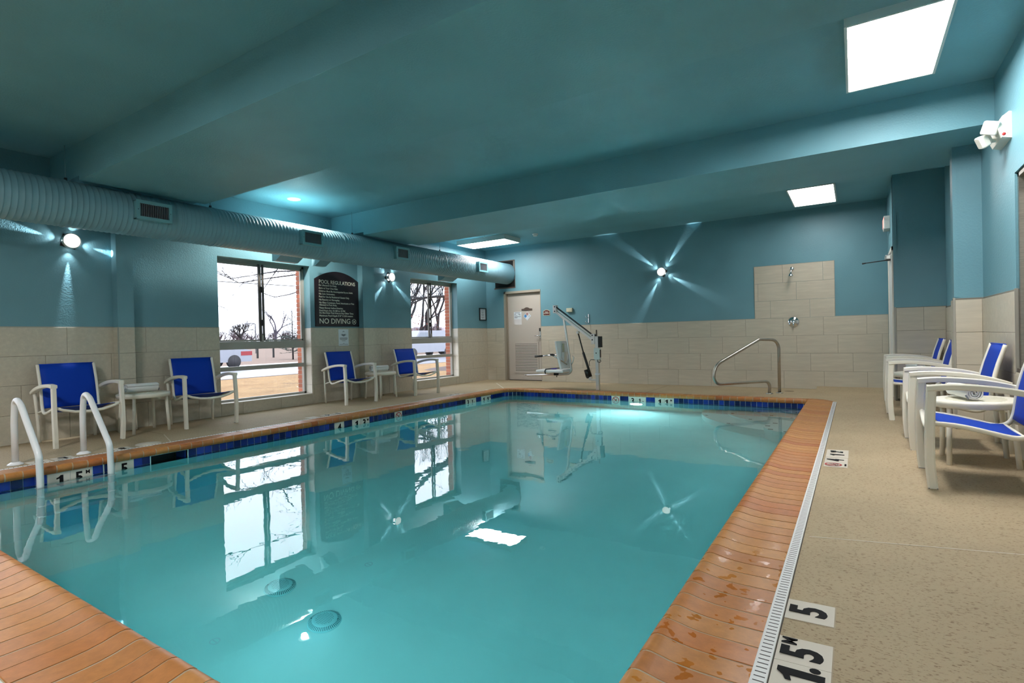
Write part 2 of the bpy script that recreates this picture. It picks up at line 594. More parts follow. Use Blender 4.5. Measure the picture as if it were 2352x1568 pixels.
def text(name, body, size, loc, face, m, parent, bold=0.0, align='CENTER', sx=1.0, space=1.0):
    me = one_mesh(size, bold) if body == '1' else text_mesh(body, size, bold, align, 0.0006, sx, space).copy()
    me.materials.clear(); me.materials.append(m)
    r, u = [Vector(q) for q in FACE[face]]
    nn = r.cross(u)
    o = bpy.data.objects.new(name, me)
    COL.objects.link(o)
    o.parent = parent
    off = Vector(WLOC.get(parent.name, parent.location))
    l = Vector(loc) - off
    o.matrix_local = Matrix(((r.x, u.x, nn.x, l.x), (r.y, u.y, nn.y, l.y), (r.z, u.z, nn.z, l.z), (0, 0, 0, 1)))
    return o

def arc(c, r, a0, a1, n, fn):
    return [fn(c[0] + r * cos(a0 + (a1 - a0) * i / n), c[1] + r * sin(a0 + (a1 - a0) * i / n)) for i in range(n + 1)]

def smooth_path(P, k=4):
    """Catmull-Rom through the points"""
    P = [Vector(p) for p in P]; out = []
    for i in range(len(P) - 1):
        a = P[max(i - 1, 0)]; b = P[i]; c = P[i + 1]; d = P[min(i + 2, len(P) - 1)]
        for j in range(k):
            t = j / k
            out.append(.5 * ((2 * b) + (c - a) * t + (2 * a - 5 * b + 4 * c - d) * t * t + (3 * b - a - 3 * c + d) * t ** 3))
    out.append(P[-1])
    return out

def fillet(pts, r, n=6):
    """round the inner corners of a polyline"""
    P = [Vector(p) for p in pts]
    out = [P[0]]
    for i in range(1, len(P) - 1):
        a = (P[i - 1] - P[i]); b = (P[i + 1] - P[i])
        la, lb = a.length, b.length
        a.normalize(); b.normalize()
        ang = a.angle(b)
        rr = r[i - 1] if isinstance(r, (list, tuple)) else r
        if ang > pi - 0.02:
            out.append(P[i]); continue
        d = min(rr / math.tan(ang / 2), la * 0.49, lb * 0.49)
        R = d * math.tan(ang / 2)
        c = P[i] + (a + b).normalized() * (R / sin(ang / 2))
        s = P[i] + a * d - c; e = P[i] + b * d - c
        th = s.angle(e)
        for k in range(n + 1):
            t = k / n
            q = s * (sin((1 - t) * th) / sin(th)) + e * (sin(t * th) / sin(th))
            out.append(c + q)
    out.append(P[-1])
    return out

# ================================================================== ROOM
L, D, RX, CEIL, FY = -7.391, 10.424, 1.01, 3.075, -2.6
BACKX = 0.455
def fz(x):
    return 0.0 if x < -0.2 else 0.035 * (x + 0.2) / 1.2

# ---- deck
m = MB()
def fq(x0, x1, y0, y1):
    m.quad((x0, y0, fz(x0)), (x1, y0, fz(x1)), (x1, y1, fz(x1)), (x0, y1, fz(x0)))
fq(-7.63, -5.72, FY - .2, 10.62)
fq(-5.72, -0.455, 8.72, 10.62)
fq(-5.72, -0.455, FY - .2, 0.70)
fq(-0.455, -0.2, FY - .2, 10.62)
fq(-0.2, 1.25, FY - .2, 10.62)
floor = struct(m.build('floor', DECK))
def joint(pts, wd, mt, nm='control_joint'):
    mm = MB()
    for a, b in zip(pts[:-1], pts[1:]):
        a = Vector((a[0], a[1], fz(a[0]) + .0012)); b = Vector((b[0], b[1], fz(b[0]) + .0012))
        s = (b - a).cross(Vector((0, 0, 1))).normalized() * wd / 2
        mm.quad(a - s, b - s, b + s, a + s)
    return mm.build(nm, mt, floor)
joint([(-6.66, 9.70), (-5.76, 8.66)], .022, JOINT)
joint([(-3.05, 10.42), (-3.02, 8.93)], .010, JOINTD)
joint([(-0.2, 2.94), (-.199, 2.94), (1.0, 3.14)], .008, JOINT)
joint([(-6.55, 2.92), (-7.38, 2.94)], .008, JOINTD)
joint([(-6.55, 2.92), (-5.95, 2.72)], .008, JOINT)

# ---- ceiling and beams
m = MB(); m.box((-7.7, FY - .2, CEIL), (1.3, 10.7, CEIL + .2))
ceiling = struct(m.build('ceiling', PAINT_BRIGHT))
for i, (y0, y1) in enumerate(((2.23, 3.48), (5.97, 7.255))):
    m = MB()
    m.box((-6.62, y0, 2.70), (RX + .1, y1, CEIL + .05))
    m.box((L - .1, y0, 2.745), (-6.62, y1, CEIL + .05))
    struct(m.build('ceiling_beam', PAINT_BRIGHT))

# ---- tile helper
_tm = {}
def tile_mesh(a, h, t, mt):
    k = (round(a, 4), round(h, 4), t, mt.name)
    if k not in _tm:
        b = MB(); c = 0.0016
        b.add([(0, 0, 0), (a, 0, 0), (a, 0, h), (0, 0, h), (0, -t + c, 0), (a, -t + c, 0), (a, -t + c, h), (0, -t + c, h),
               (c, -t, c), (a - c, -t, c), (a - c, -t, h - c), (c, -t, h - c)],
              [(0, 1, 5, 4), (1, 2, 6, 5), (2, 3, 7, 6), (3, 0, 4, 7), (4, 5, 9, 8), (5, 6, 10, 9), (6, 7, 11, 10), (7, 4, 8, 11), (8, 9, 10, 11)])
        _tm[k] = b.mesh('wall_tile', mt)
    return _tm[k]
def place_tile(parent, face, c, a0, a1, z0, z1, t=.010, nm='wall_tile', mt=None):
    g = .0025
    me = tile_mesh(a1 - a0 - g, z1 - z0 - g, t, mt or TILE)
    if face == '-y':
        return inst(me, nm, (a0 + g / 2, c, z0 + g / 2), parent)
    if face == '+x':
        return inst(me, nm, (c, a0 + g / 2, z0 + g / 2), parent, (0, 0, pi / 2))
    if face == '-x':
        return inst(me, nm, (c, a1 - g / 2, z0 + g / 2), parent, (0, 0, -pi / 2))
def tile_run(parent, face, c, a0, a1, rows, pitch=.608):
    for z0, z1, off in rows:
        k = math.floor((a0 - off) / pitch)
        p = off + k * pitch
        while p < a1:
            s, e = max(p, a0), min(p + pitch, a1)
            if e - s > .012:
                place_tile(parent, face, c, s, e, z0, z1)
            p += pitch
R4 = [0.0, .306, .612, .918, 1.225]
def rows(offs, base=0.0):
    # offs listed from the top row down
    return [(base + R4[3 - i], base + R4[4 - i], offs[i]) for i in range(4)]

# ---- left wall with three windows
WINS = [(4.03, 5.513), (7.836, 9.31), (0.262, 1.745)]
SILL, HEAD = 0.165, 2.22
m = MB()
def lw(y0, y1, z0, z1):
    for a, b, mi in ((z0, min(z1, 1.225), 1), (max(z0, 1.225), z1, 0)):
        if b > a:
            m.cur = mi
            m.box((-7.60, y0, a), (L, y1, b))
ys = sorted(WINS)
lw(FY - .2, 10.62, -.05, SILL)
lw(FY - .2, 10.62, HEAD, CEIL + .1)
prev = FY - .2
for a, b in ys:
    lw(prev, a, SILL, HEAD); prev = b
lw(prev, 10.62, SILL, HEAD)
wall_left = struct(m.build('wall_left', [PAINT, GROUT]))
# pilasters stand in front of the wall
for (y0, y1) in ((2.78, 2.95), (6.50, 6.775)):
    m = MB()
    m.cur = 1; m.box((L - .05, y0, -.05), (-7.262, y1, 1.225))
    m.cur = 0; m.box((L - .05, y0, 1.225), (-7.262, y1, 2.74))
    p = struct(m.build('pilaster', [PAINT, GROUT]))
    for i in range(4):
        place_tile(p, '+x', -7.262, y0, y1, R4[i], R4[i + 1], .008)
        place_tile(p, '-y', y0, L + .010, -7.262, R4[i], R4[i + 1], .008)
    mm = MB(); mm.box((-7.262, y0 - .009, 0), (-7.252, y0 + .004, 1.227)); mm.build('corner_trim', TRIMM, p)
tile_run(wall_left, '+x', L, FY, .262, rows([.5, .3, .1, .5]))
tile_run(wall_left, '+x', L, 1.745, 2.78, rows([2.332, 2.14, 1.931, 2.337]))
tile_run(wall_left, '+x', L, 2.95, 4.03, rows([3.119, 3.531, 3.316, 3.125]))
tile_run(wall_left, '+x', L, 5.513, 6.50, rows([5.53, 5.98, 5.78, 5.54]))
tile_run(wall_left, '+x', L, 6.775, 7.836, rows([7.20, 7.02, 6.85, 7.20]))
tile_run(wall_left, '+x', L, 9.31, D, rows([9.63, 9.45, 9.83, 9.63]))
for a, b in WINS:                                   # short tiles under each sill
    tile_run(wall_left, '+x', L, a, b, [(0, SILL, 4.949 + .608 * 20 - .608 * 20)])
mm = MB(); mm.box((L, FY, 1.225), (L + .006, .262, 1.233))
for a, b in ((1.745, 2.78), (2.95, 4.03), (5.513, 6.5), (6.775, 7.836), (9.31, D)):
    mm.box((L, a, 1.225), (L + .006, b, 1.233))
mm.build('tile_edge_trim', TRIMM, wall_left)

# ---- windows
def window(nm, y0, y1, far_jamb=True):
    w_ = bpy.data.objects.new(nm, None); COL.objects.link(w_)
    w_.location = (-7.55, (y0 + y1) / 2, SILL); WLOC[w_.name] = tuple(w_.location)
    struct(w_)
    X0, X1 = -7.60, -7.545
    f = MB()
    f.box((X0, y0, SILL), (X1, y0 + .035, HEAD)); f.box((X0, y1 - .035, SILL), (X1, y1, HEAD))
    f.box((X0, y0, SILL), (X1, y1, SILL + .035)); f.box((X0, y0, HEAD - .035), (X1, y1, HEAD))
    fo = f.build('window_frame', ALU, w_)
    b = MB(); b.bbox((X0 + .002, y0 + .03, .915), (X1 + .012, y1 - .03, 1.028), .004); b.build('transom_bar', ALU, w_)
    b = MB(); b.bbox((X0 + .002, y0 + .03, .606), (X1 + .008, y1 - .03, .667), .004); b.build('lower_bar', ALU, w_)
    b = MB(); b.box((L - .165, y0, SILL - .012), (L + .004, y1, SILL + .004)); b.build('window_sill', WHTILE, w_)
    ym = y0 + .73
    # two sliding sashes with a meeting stile and its latches
    for (a, c, xo) in ((y0 + .035, ym + .028, 0.0), (ym - .028, y1 - .035, .022)):
        s = MB()
        s.box((X0 + xo, a, 1.03), (X0 + .028 + xo, a + .026, 2.185)); s.box((X0 + xo, c - .026, 1.03), (X0 + .028 + xo, c, 2.185))
        s.box((X0 + xo, a, 1.03), (X0 + .028 + xo, c, 1.054)); s.box((X0 + xo, a, 2.15), (X0 + .028 + xo, c, 2.185))
        so = s.build('sash', ALU, w_)
        g = MB(); g.box((X0 + .011 + xo, a + .02, 1.045), (X0 + .015 + xo, c - .02, 2.16)); g.build('pane', GLASS, so)
    st = MB(); st.box((X1 - .006, ym - .045, 1.03), (X1 + .014, ym - .018, 2.185)); st.box((X1 - .006, ym + .018, 1.03), (X1 + .014, ym + .045, 2.185))
    st.build('meeting_stile', ALUD, w_)
    for z in (1.26, 1.76):
        q = MB(); q.bbox((X1 + .008, ym - .02, z), (X1 + .03, ym + .012, z + .09), .006); q.build('latch', DARKM, w_)
    q = MB(); q.bbox((X1 + .008, ym - .012, 1.02), (X1 + .03, ym + .012, 1.12), .006); q.build('latch', ALU, w_)
    for (z0, z1) in ((.667, .915), (SILL + .035, .606)):
        g = MB(); g.box((X0 + .02, y0 + .03, z0), (X0 + .024, y1 - .03, z1)); g.build('pane', GLASS, w_)
    # tiled reveals
    for i in range(4):
        z0 = max(R4[i], SILL + .004)
        place_tile(w_, '-y', y1, -7.545, L, z0, R4[i + 1], .004, 'reveal_tile', WHTILE)
    g = MB(); g.box((-7.545, y0 - .001, SILL), (L, y0 + .005, 1.225)); g.build('reveal_tile', WHTILE, w_)
    return w_
window('window_1', *WINS[0]); window('window_2', *WINS[1]); window('window_3', *WINS[2])

# ---- back wall with the pump-room door and the hole the duct passes through
HX0, HX1, HZ0, HZ1 = -7.125, -6.575, 2.165, 2.785
DX0, DX1, DZ = -6.888, -5.905, 2.062
m = MB()
def bw(x0, x1, z0, z1):
    for a, b, mi in ((z0, min(z1, 1.225), 1), (max(z0, 1.225), z1, 0)):
        if b > a:
            m.cur = mi; m.box((x0, D, a), (x1, D + .2, b))
bw(-7.6, DX0, -.05, HZ0); bw(DX1, .65, -.05, HZ0); bw(DX0, DX1, DZ, HZ0)
bw(-7.6, HX0, HZ0, HZ1); bw(HX1, .65, HZ0, HZ1); bw(-7.6, .65, HZ1, CEIL + .1)
wall_back = struct(m.build('wall_back', [PAINT, GROUT]))
bro = rows([-1.658, -1.454, -1.248, -1.661])
tile_run(wall_back, '-y', D, L + .010, DX0, bro)
tile_run(wall_back, '-y', D, DX1, BACKX, bro)
tile_run(wall_back, '-y', D, -1.502, -.272, [(1.225, 1.535, -1.246), (1.535, 1.845, -1.445), (1.845, 2.155, -1.046)])
mm = MB(); mm.box((DX1, D - .006, 1.225), (-1.502, D, 1.232)); mm.box((-.272, D - .006, 1.225), (BACKX, D, 1.232)); mm.box((-1.506, D - .011, 1.225), (-1.502, D, 2.159)); mm.box((-.272, D - .011, 1.225), (-.268, D, 2.159)); mm.box((-1.506, D - .011, 2.155), (-.268, D, 2.159))
mm.build('tile_edge_trim', TRIMM, wall_back)
m = MB(); m.box((HX0 - .01, D + .02, HZ0 - .01), (HX1 + .01, D + .9, HZ1 + .01))
hc = m.build('duct_chase', HOLE, wall_back)
# unpainted edge around the hole
m = MB()
m.box((HX0 - .02, D - .006, HZ0 - .03), (HX1 + .012, D + .03, HZ0)); m.box((HX1, D - .006, HZ0), (HX1 + .012, D + .03, HZ1)); m.box((HX0, D - .004, HZ1 - .018), (HX1, D + .03, HZ1 + .004))
m.build('rough_opening_edge', BROWN, wall_back)
m = MB(); m.box((-6.62, D + .012, 2.55), (HX1, D + .02, HZ1 - .015)); m.build('exposed_board', GROUT, wall_back)

# ---- right-hand walls
m = MB()
WY0, WY1, WZ0, WZ1 = 3.70, 5.345, 0.655, 2.125
def rw(y0, y1, z0, z1):
    for a, b, mi in ((z0, min(z1, 1.27), 1), (max(z0, 1.27), z1, 0)):
        if b > a:
            m.cur = mi; m.box((RX, y0, a), (RX + .22, y1, b))
rw(FY - .2, WY0, -.05, CEIL + .1); rw(WY1, 8.95, -.05, CEIL + .1); rw(WY0, WY1, -.05, WZ0); rw(WY0, WY1, WZ1, CEIL + .1)
wall_right = struct(m.build('wall_right', [PAINT, GROUT]))
rr_ = rows([5.94, 5.64, 5.34, 5.94], .03)
tile_run(wall_right, '-x', RX, WY1, 6.55, rr_)
tile_run(wall_right, '-x', RX, 6.69, 8.9, rr_)
tile_run(wall_right, '-x', RX, 2.6, WY0, rr_)
tile_run(wall_right, '-x', RX, WY0, WY1, [(.03, .336, 5.34), (.336, WZ0, 5.64)])
m = MB()
m.cur = 1; m.box((.80, 6.55, -.05), (RX + .02, 6.69, 1.27))
m.cur = 0; m.box((.80, 6.55, 1.27), (RX + .02, 6.69, 2.72))
column = struct(m.build('wall_column', [PAINT, GROUT]))
for i in range(4):
    place_tile(column, '-y', 6.55, .806, RX - .010, .03 + R4[i], .03 + R4[i + 1])
    place_tile(column, '-x', .80, 6.556, 6.69, .03 + R4[i], .03 + R4[i + 1])
mm = MB(); mm.box((.789, 6.539, .04), (.806, 6.552, 1.275)); mm.build('corner_trim', TRIMM, column)
mm = MB(); mm.box((.798, 6.546, 1.28), (.832, 6.552, 2.55)); mm.build('corner_guard', PAINT, column)
m = MB()
m.cur = 1; m.box((BACKX, 8.90, -.05), (1.24, 9.05, 1.28))
m.cur = 0; m.box((BACKX, 8.90, 1.28), (1.24, 9.05, CEIL + .1))
wall_alcove = struct(m.build('wall_alcove', [PAINT, GROUT]))
tile_run(wall_alcove, '-y', 8.90, BACKX + .02, RX - .01, rows([.77, .46, .73, .46], .05))
mm = MB(); mm.box((BACKX - .004, 8.888, .03), (BACKX + .018, 8.902, 1.285)); mm.build('corner_trim', TRIMM, wall_alcove)
mm = MB(); mm.box((BACKX + .002, 8.894, 1.29), (BACKX + .035, 8.901, 2.56)); mm.build('corner_guard', PAINT, wall_alcove)
m = MB()
RDY0, RDY1, RDZ = 8.965, 9.93, 2.12
for (y0, y1, z0, z1) in ((8.92, RDY0, -.05, CEIL + .1), (RDY1, 10.5, -.05, CEIL + .1), (RDY0, RDY1, RDZ, CEIL + .1)):
    m.box((BACKX, y0, z0), (BACKX + .15, y1, z1))
wall_return = struct(m.build('wall_return', PAINT))
m = MB(); m.box((-7.6, FY - .2, -.05), (1.24, FY, CEIL + .1)); struct(m.build('wall_front', PAINT))
# raised cove along the foot of the back wall at its right-hand end
m = MB(); m.prism([(9.75, 0.002), (D, 0.002), (D, .052), (10.25, .035)], 'x', -.55, BACKX); struct(m.build('trim_1', DECK))

# ---- door 1: pump-room door
d1 = bpy.data.objects.new('door_1', None); COL.objects.link(d1); d1.location = ((DX0 + DX1) / 2, D, 0); WLOC[d1.name] = tuple(d1.location); struct(d1)
m = MB()
m.box((DX0, D - .012, 0), (DX0 + .05, D + .13, DZ)); m.box((DX1 - .012, D - .004, 0), (DX1, D + .13, DZ)); m.box((DX0, D - .012, DZ - .05), (DX1, D + .13, DZ))
m.box((DX0 + .05, D + .045, 0), (DX0 + .07, D + .13, DZ - .05)); m.box((DX0 + .05, D + .045, DZ - .07), (DX1, D + .13, DZ - .05))
m.build('door_frame', FRAMEM, d1)
m = MB(); m.bbox((DX0 + .06, D + .06, .014), (DX1 - .012, D + .105, DZ - .055), .003); slab = m.build('door_panel', DOORM, d1)
m = MB(); m.box((DX0 + .05, D + .055, 0), (DX1 - .012, D + .1, .014)); m.build('threshold_gap', HOLE, d1)
DY = D + .06
lx0, lx1, lz0, lz1 = -6.635, -6.045, .20, .845
m = MB()
m.box((lx0 - .03, DY - .012, lz0 - .03), (lx0, DY, lz1 + .03)); m.box((lx1, DY - .012, lz0 - .03), (lx1 + .03, DY, lz1 + .03))
m.box((lx0, DY - .012, lz1), (lx1, DY, lz1 + .03)); m.box((lx0, DY - .012, lz0 - .03), (lx1, DY, lz0))
lv = m.build('louver_frame', DOORM, d1)
m = MB(); m.box((lx0, DY - .002, lz0), (lx1, DY + .002, lz1)); m.build('louver_back', LOUVD, lv)
nb = 18; bh = (lz1 - lz0) / nb
bm_ = MB(); bm_.prism([(DY - .012, 0.0), (DY - .010, .022), (DY - .003, .026), (DY - .003, .004)], 'x', 0, lx1 - lx0)
blade = bm_.mesh('louver_blade', DOORM)
for i in range(nb):
    o = bpy.data.objects.new('louver_blade', blade); COL.objects.link(o); o.parent = lv
    off = Vector(WLOC[d1.name]); o.location = Vector((lx0, 0, lz0 + i * bh + .003)) - off
hz = 1.07
m = MB(); m.bbox((-5.985, DY - .03, hz - .12), (-5.935, DY, hz + .06), .012); lk = m.build('lock_plate', CHROME, d1)
m = MB(); m.bbox((-5.983, DY - .032, hz + .055), (-5.937, DY, hz + .125), .008); m.build('card_reader', BLACKPL, lk)
m = MB(); m.cyl((-5.96, DY - .03, hz - .055), (-5.96, DY - .065, hz - .055), .012); m.tube([(-5.96, DY - .06, hz - .055), (-6.02, DY - .062, hz - .05), (-6.085, DY - .058, hz - .05)], [.011, .010, .008], 8); m.build('lever_handle', CHROME, lk)
def arch(x0, x1, z0, zs, zt, n=10, ry=None):
    # rectangle with a raised arc on top
    P = [(x0, z0), (x1, z0), (x1, zs)]
    for i in range(1, n):
        t = i / n
        P.append((x1 + (x0 - x1) * t, zs + (zt - zs) * sin(pi * t)))
    P.append((x0, zs))
    return P
t = thing('door_plaque', 'small dark brown plaque with a humped top high on the putty door', 'plaque', (-6.30, DY, 1.6))
P = [(-6.445, 1.603), (-6.165, 1.603), (-6.165, 1.645), (-6.225, 1.648)] + [(-6.225 - .16 * i / 8, 1.648 + .03 * sin(pi * i / 8)) for i in range(1, 8)] + [(-6.385, 1.648), (-6.445, 1.645)]
m = MB(); m.prism(P, 'y', DY - .008, DY); m.build('board', BROWN, t)
t = thing('notice_sleeve', 'white printed sheet in a clear plastic sleeve taped on the putty door', 'notice', (-6.55, DY, 1.45))
m = MB(); m.box((-6.66, DY - .003, 1.285), (-6.445, DY, 1.585)); m.build('sleeve', SLEEVE, t)
m = MB(); m.box((-6.655, DY - .005, 1.415), (-6.45, DY - .003, 1.583)); m.build('sheet', PAPER, t)
for i, (x0, x1, z) in enumerate(((-6.63, -6.49, 1.555), (-6.64, -6.60, 1.525), (-6.54, -6.49, 1.525), (-6.635, -6.61, 1.497), (-6.59, -6.565, 1.497), (-6.52, -6.475, 1.505), (-6.64, -6.47, 1.465), (-6.64, -6.56, 1.445))):
    m = MB(); m.box((x0, DY - .006, z), (x1, DY - .005, z + .012)); m.build('printed_line', GREYPRINT, t)
t = thing('hazard_diamond', 'small white hazard diamond with a blue and a faded red quarter on the putty door', 'sign', (-6.295, DY, 1.48))
cx, cz, hh = -6.297, 1.478, .102
m = MB(); m.prism([(cx - hh, cz), (cx, cz - hh), (cx + hh, cz), (cx, cz + hh)], 'y', DY - .004, DY); m.build('board', PAPER, t)
q = hh * .47
for (ox, oz, mm_, ch) in ((0, q, PINKP, '2'), (-q, 0, BLUEP, '3'), (q, 0, PAPER, '2'), (0, -q, PAPER, '')):
    m = MB(); e = q * .92; m.prism([(cx + ox - e, cz + oz), (cx + ox, cz + oz - e), (cx + ox + e, cz + oz), (cx + ox, cz + oz + e)], 'y', DY - .0055, DY - .004); qo = m.build('quarter', mm_, t)
    if ch: text('digit', ch, .05, (cx + ox, DY - .0065, cz + oz), '-y', BLACK, t)

# ---- door 2 in the short return wall, seen edge-on
d2 = bpy.data.objects.new('door_2', None); COL.objects.link(d2); d2.location = (BACKX, 9.45, 0); WLOC[d2.name] = tuple(d2.location); struct(d2)
m = MB(); m.box((BACKX - .018, RDY0, 0), (BACKX + .15, RDY0 + .05, RDZ)); m.box((BACKX - .018, RDY1 - .05, 0), (BACKX + .15, RDY1, RDZ)); m.box((BACKX - .018, RDY0, RDZ - .05), (BACKX + .15, RDY1, RDZ)); m.build('door_frame', WHITE, d2)
m = MB(); m.bbox((BACKX - .008, RDY0 + .05, .03), (BACKX + .036, RDY1 - .05, RDZ - .05), .003); m.build('door_panel', ALARM, d2)
m = MB(); m.bbox((BACKX - .075, 9.30, 1.985), (BACKX - .008, 9.56, 2.05), .012); cl = m.build('door_closer', STEEL, d2)
m = MB(); m.tube([(BACKX - .05, 9.36, 1.978), (BACKX - .30, 9.44, 1.968)], .008, 6); m.tube([(BACKX - .30, 9.44, 1.968), (BACKX - .345, 9.47, 1.966)], [.008, .013], 6); m.box((BACKX - .06, 9.33, 1.97), (BACKX - .01, 9.40, 1.983)); m.build('closer_arm', DARKM, cl)
m = MB(); m.bbox((BACKX - .022, 9.02, 1.02), (BACKX - .014, 9.05, 1.16), .002); m.build('strike_plate', STEEL, d2)

# ---- right-hand steel framed window
w4 = bpy.data.objects.new('window_4', None); COL.objects.link(w4); w4.location = (RX, (WY0 + WY1) / 2, WZ0); WLOC[w4.name] = tuple(w4.location); struct(w4)
m = MB(); X0, X1 = RX + .015, RX + .11
m.box((X0, WY1 - .035, WZ0), (X1, WY1 - .002, WZ1)); m.box((X0, WY0 + .002, WZ0), (X1, WY0 + .035, WZ1)); m.box((X0, WY0, WZ1 - .035), (X1, WY1, WZ1 - .002)); m.box((X0 - .02, WY0, WZ0), (X1, WY1, WZ0 + .03))
m.build('window_frame', BRUSHED, w4)
m = MB(); m.box((X1 - .03, WY0 + .03, WZ0 + .03), (X1 - .01, WY1 - .03, WZ1 - .03)); m.build('steel_panel', BRUSHED, w4)
m = MB(); m.box((X1 - .036, WY0 + .03, 1.60), (X1 - .03, WY1 - .03, 1.63)); m.build('cross_rail', STEEL, w4)
m = MB(); m.box((X1 + .05, WY0 - .1, WZ0 - .1), (X1 + .1, WY1 + .1, WZ1 + .1)); m.build('blank_backing', HOLE, w4)
m = MB(); m.box((RX - .011, WY1 - .002, WZ0 - .01), (RX + .010, WY1 + .006, 1.275)); m.build('corner_trim', TRIMM, w4)

# ================================================================== POOL
PX0, PX1, PY0, PY1 = -5.62, -0.555, 0.81, 8.62
CR = .25                                               # radius of the far left corner
ZW = -0.115
SK0, SK1 = 2.385, 2.715                                # skimmer mouth
def bz(y):
    return -1.64 + (y - PY0) * (.62 / (PY1 - PY0))
ccx, ccy = PX0 + CR, PY1 - CR
corner = [(ccx + CR * cos(pi - pi / 2 * i / 8), ccy + CR * sin(pi - pi / 2 * i / 8)) for i in range(9)]
loop = [(PX1, PY0), (PX0, PY0), (PX0, SK0), (PX0, SK1)] + corner + [(PX1, PY1)]
m = MB()
n_ = len(loop)
for i in range(n_):
    a, b = loop[i], loop[(i + 1) % n_]
    if a == (PX0, SK0):
        m.quad((*a, -.03), (*b, -.03), (*b, -.042), (*a, -.042)); m.quad((*a, -.185), (*b, -.185), (*b, bz(b[1])), (*a, bz(a[1])))
    else:
        m.quad((*a, -.03), (*b, -.03), (*b, bz(b[1])), (*a, bz(a[1])))
m.add([(x, y, bz(y)) for x, y in loop], [tuple(range(n_))])
basin = struct(m.build('pool_basin', PLASTER))
# skimmer recess
m = MB()
m.quad((PX0, SK0, -.042), (PX0, SK1, -.042), (PX0 - .25, SK1, -.042), (PX0 - .25, SK0, -.042)); m.quad((PX0, SK0, -.185), (PX0, SK1, -.185), (PX0 - .25, SK1, -.185), (PX0 - .25, SK0, -.185))
m.quad((PX0, SK0, -.042), (PX0 - .25, SK0, -.042), (PX0 - .25, SK0, -.185), (PX0, SK0, -.185)); m.quad((PX0, SK1, -.042), (PX0 - .25, SK1, -.042), (PX0 - .25, SK1, -.185), (PX0, SK1, -.185)); m.quad((PX0 - .25, SK0, -.042), (PX0 - .25, SK1, -.042), (PX0 - .25, SK1, -.185), (PX0 - .25, SK0, -.185))
sk = m.build('skimmer_mouth', BLACKPL, basin)
m = MB(); m.box((PX0 - .2, SK1 - .012, -.185), (PX0 - .02, SK1 - .004, -.05)); m.build('side_plate', NAVY, sk)
m = MB()
for q in ((SK0 - .008, SK0, -.19, -.04), (SK1, SK1 + .008, -.19, -.04), (SK0, SK1, -.19, -.183), (SK0, SK1, -.046, -.038)):
    m.box((PX0 - .01, q[0], q[2]), (PX0 + .008, q[1], q[3]))
m.build('rim', FITTING, sk)

# coping: bullnose bricks
PROF = [(0, .003), (.15, .003), (.20, .0055), (.24, .011), (.27, .0175), (.295, .0220), (.31, .0215), (.322, .017), (.331, .008), (.335, -.004), (.3345, -.018), (.330, -.030), (.322, -.039)]
m = MB()   # grout bed that the bricks sit in, slightly lower than they are
def bedprof():
    out = []
    for i, (u, z) in enumerate(PROF):
        a = PROF[max(i - 1, 0)]; b = PROF[min(i + 1, len(PROF) - 1)]
        d = Vector((b[0] - a[0], b[1] - a[1])).normalized()
        out.append((max(0.0, u + d.y * .0022), max(z - d.x * .0022, -.0395)))
    out[0] = (0.0, .0008)
    return out
def sweep_profile(mb, prof, frames, close_bottom=True, smooth=True):
    """frames: list of (origin xy, inward dir xy); profile runs inward from the origin"""
    k = len(prof); V = []
    for (o, d) in frames:
        for (u, z) in prof:
            V.append((o[0] + d[0] * u, o[1] + d[1] * u, z))
        V.append((o[0] + d[0] * prof[-1][0], o[1] + d[1] * prof[-1][0], -.0405)); V.append((o[0], o[1], -.0405))
    kk = k + 2
    for i in range(len(frames) - 1):
        F = [(i * kk + j, i * kk + j + 1, (i + 1) * kk + j + 1, (i + 1) * kk + j) for j in range(kk - 1)] + [(i * kk + kk - 1, i * kk, (i + 1) * kk, (i + 1) * kk + kk - 1)]
        mb.add(V[i * kk:(i + 2) * kk], [tuple(q - i * kk for q in f) for f in F], smooth)
    mb.add(V[:kk], [tuple(range(kk))[::-1]]); mb.add(V[-kk:], [tuple(range(kk))])
OX0, OX1, OY0, OY1 = -5.925, -.25, .505, 8.925
NW = .335
C_BR, C_BL, C_NL, C_NR = (-.605, 8.57), (ccx, ccy), (-5.57, .86), (-.605, .86)
R_S, R_L = .355, .555
bp_ = bedprof()
def fan_frames(c, R, a0, a1, n):
    return [((c[0] + R * cos(a0 + (a1 - a0) * i / n), c[1] + R * sin(a0 + (a1 - a0) * i / n)), (-cos(a0 + (a1 - a0) * i / n), -sin(a0 + (a1 - a0) * i / n))) for i in range(n + 1)]
fr = [((OX1, C_NR[1]), (-1, 0)), ((OX1, C_BR[1]), (-1, 0))] + fan_frames(C_BR, R_S, 0, pi / 2, 8)[1:] + [((C_BL[0], OY1), (0, -1))] + fan_frames(C_BL, R_L, pi / 2, pi, 10)[1:] + [((OX0, C_NL[1]), (1, 0))] + fan_frames(C_NL, R_S, pi, 1.5 * pi, 8)[1:] + [((C_NR[0], OY0), (0, 1))] + fan_frames(C_NR, R_S, 1.5 * pi, 2 * pi, 8)[1:]
sweep_profile(m, bp_, fr)
coping = struct(m.build('pool_coping', BED))
PITCH = .1072
def coping_mesh(wd, wobble):
    mb = MB()
    pr = [(u, z + wobble) for u, z in PROF]
    pr = [(.002, pr[0][1] - .002), (.006, pr[0][1])] + pr[1:]
    sweep_profile(mb, pr, [((0, 0), (1, 0)), ((0, wd), (1, 0))])
    return mb.mesh('coping_brick', TERRA)
CM = [coping_mesh(PITCH - g, wb) for g, wb in ((.0088, 0), (.0078, .0006), (.0096, -.0005))]
def run(p0, p1, rot, org):
    """bricks from p0 to p1 along the run; org(p) gives the brick's outer corner"""
    p = p0
    while p < p1 - .02:
        inst(random.choice(CM), 'coping_brick', (*org(p), 0), coping, (0, 0, rot))
        p += PITCH
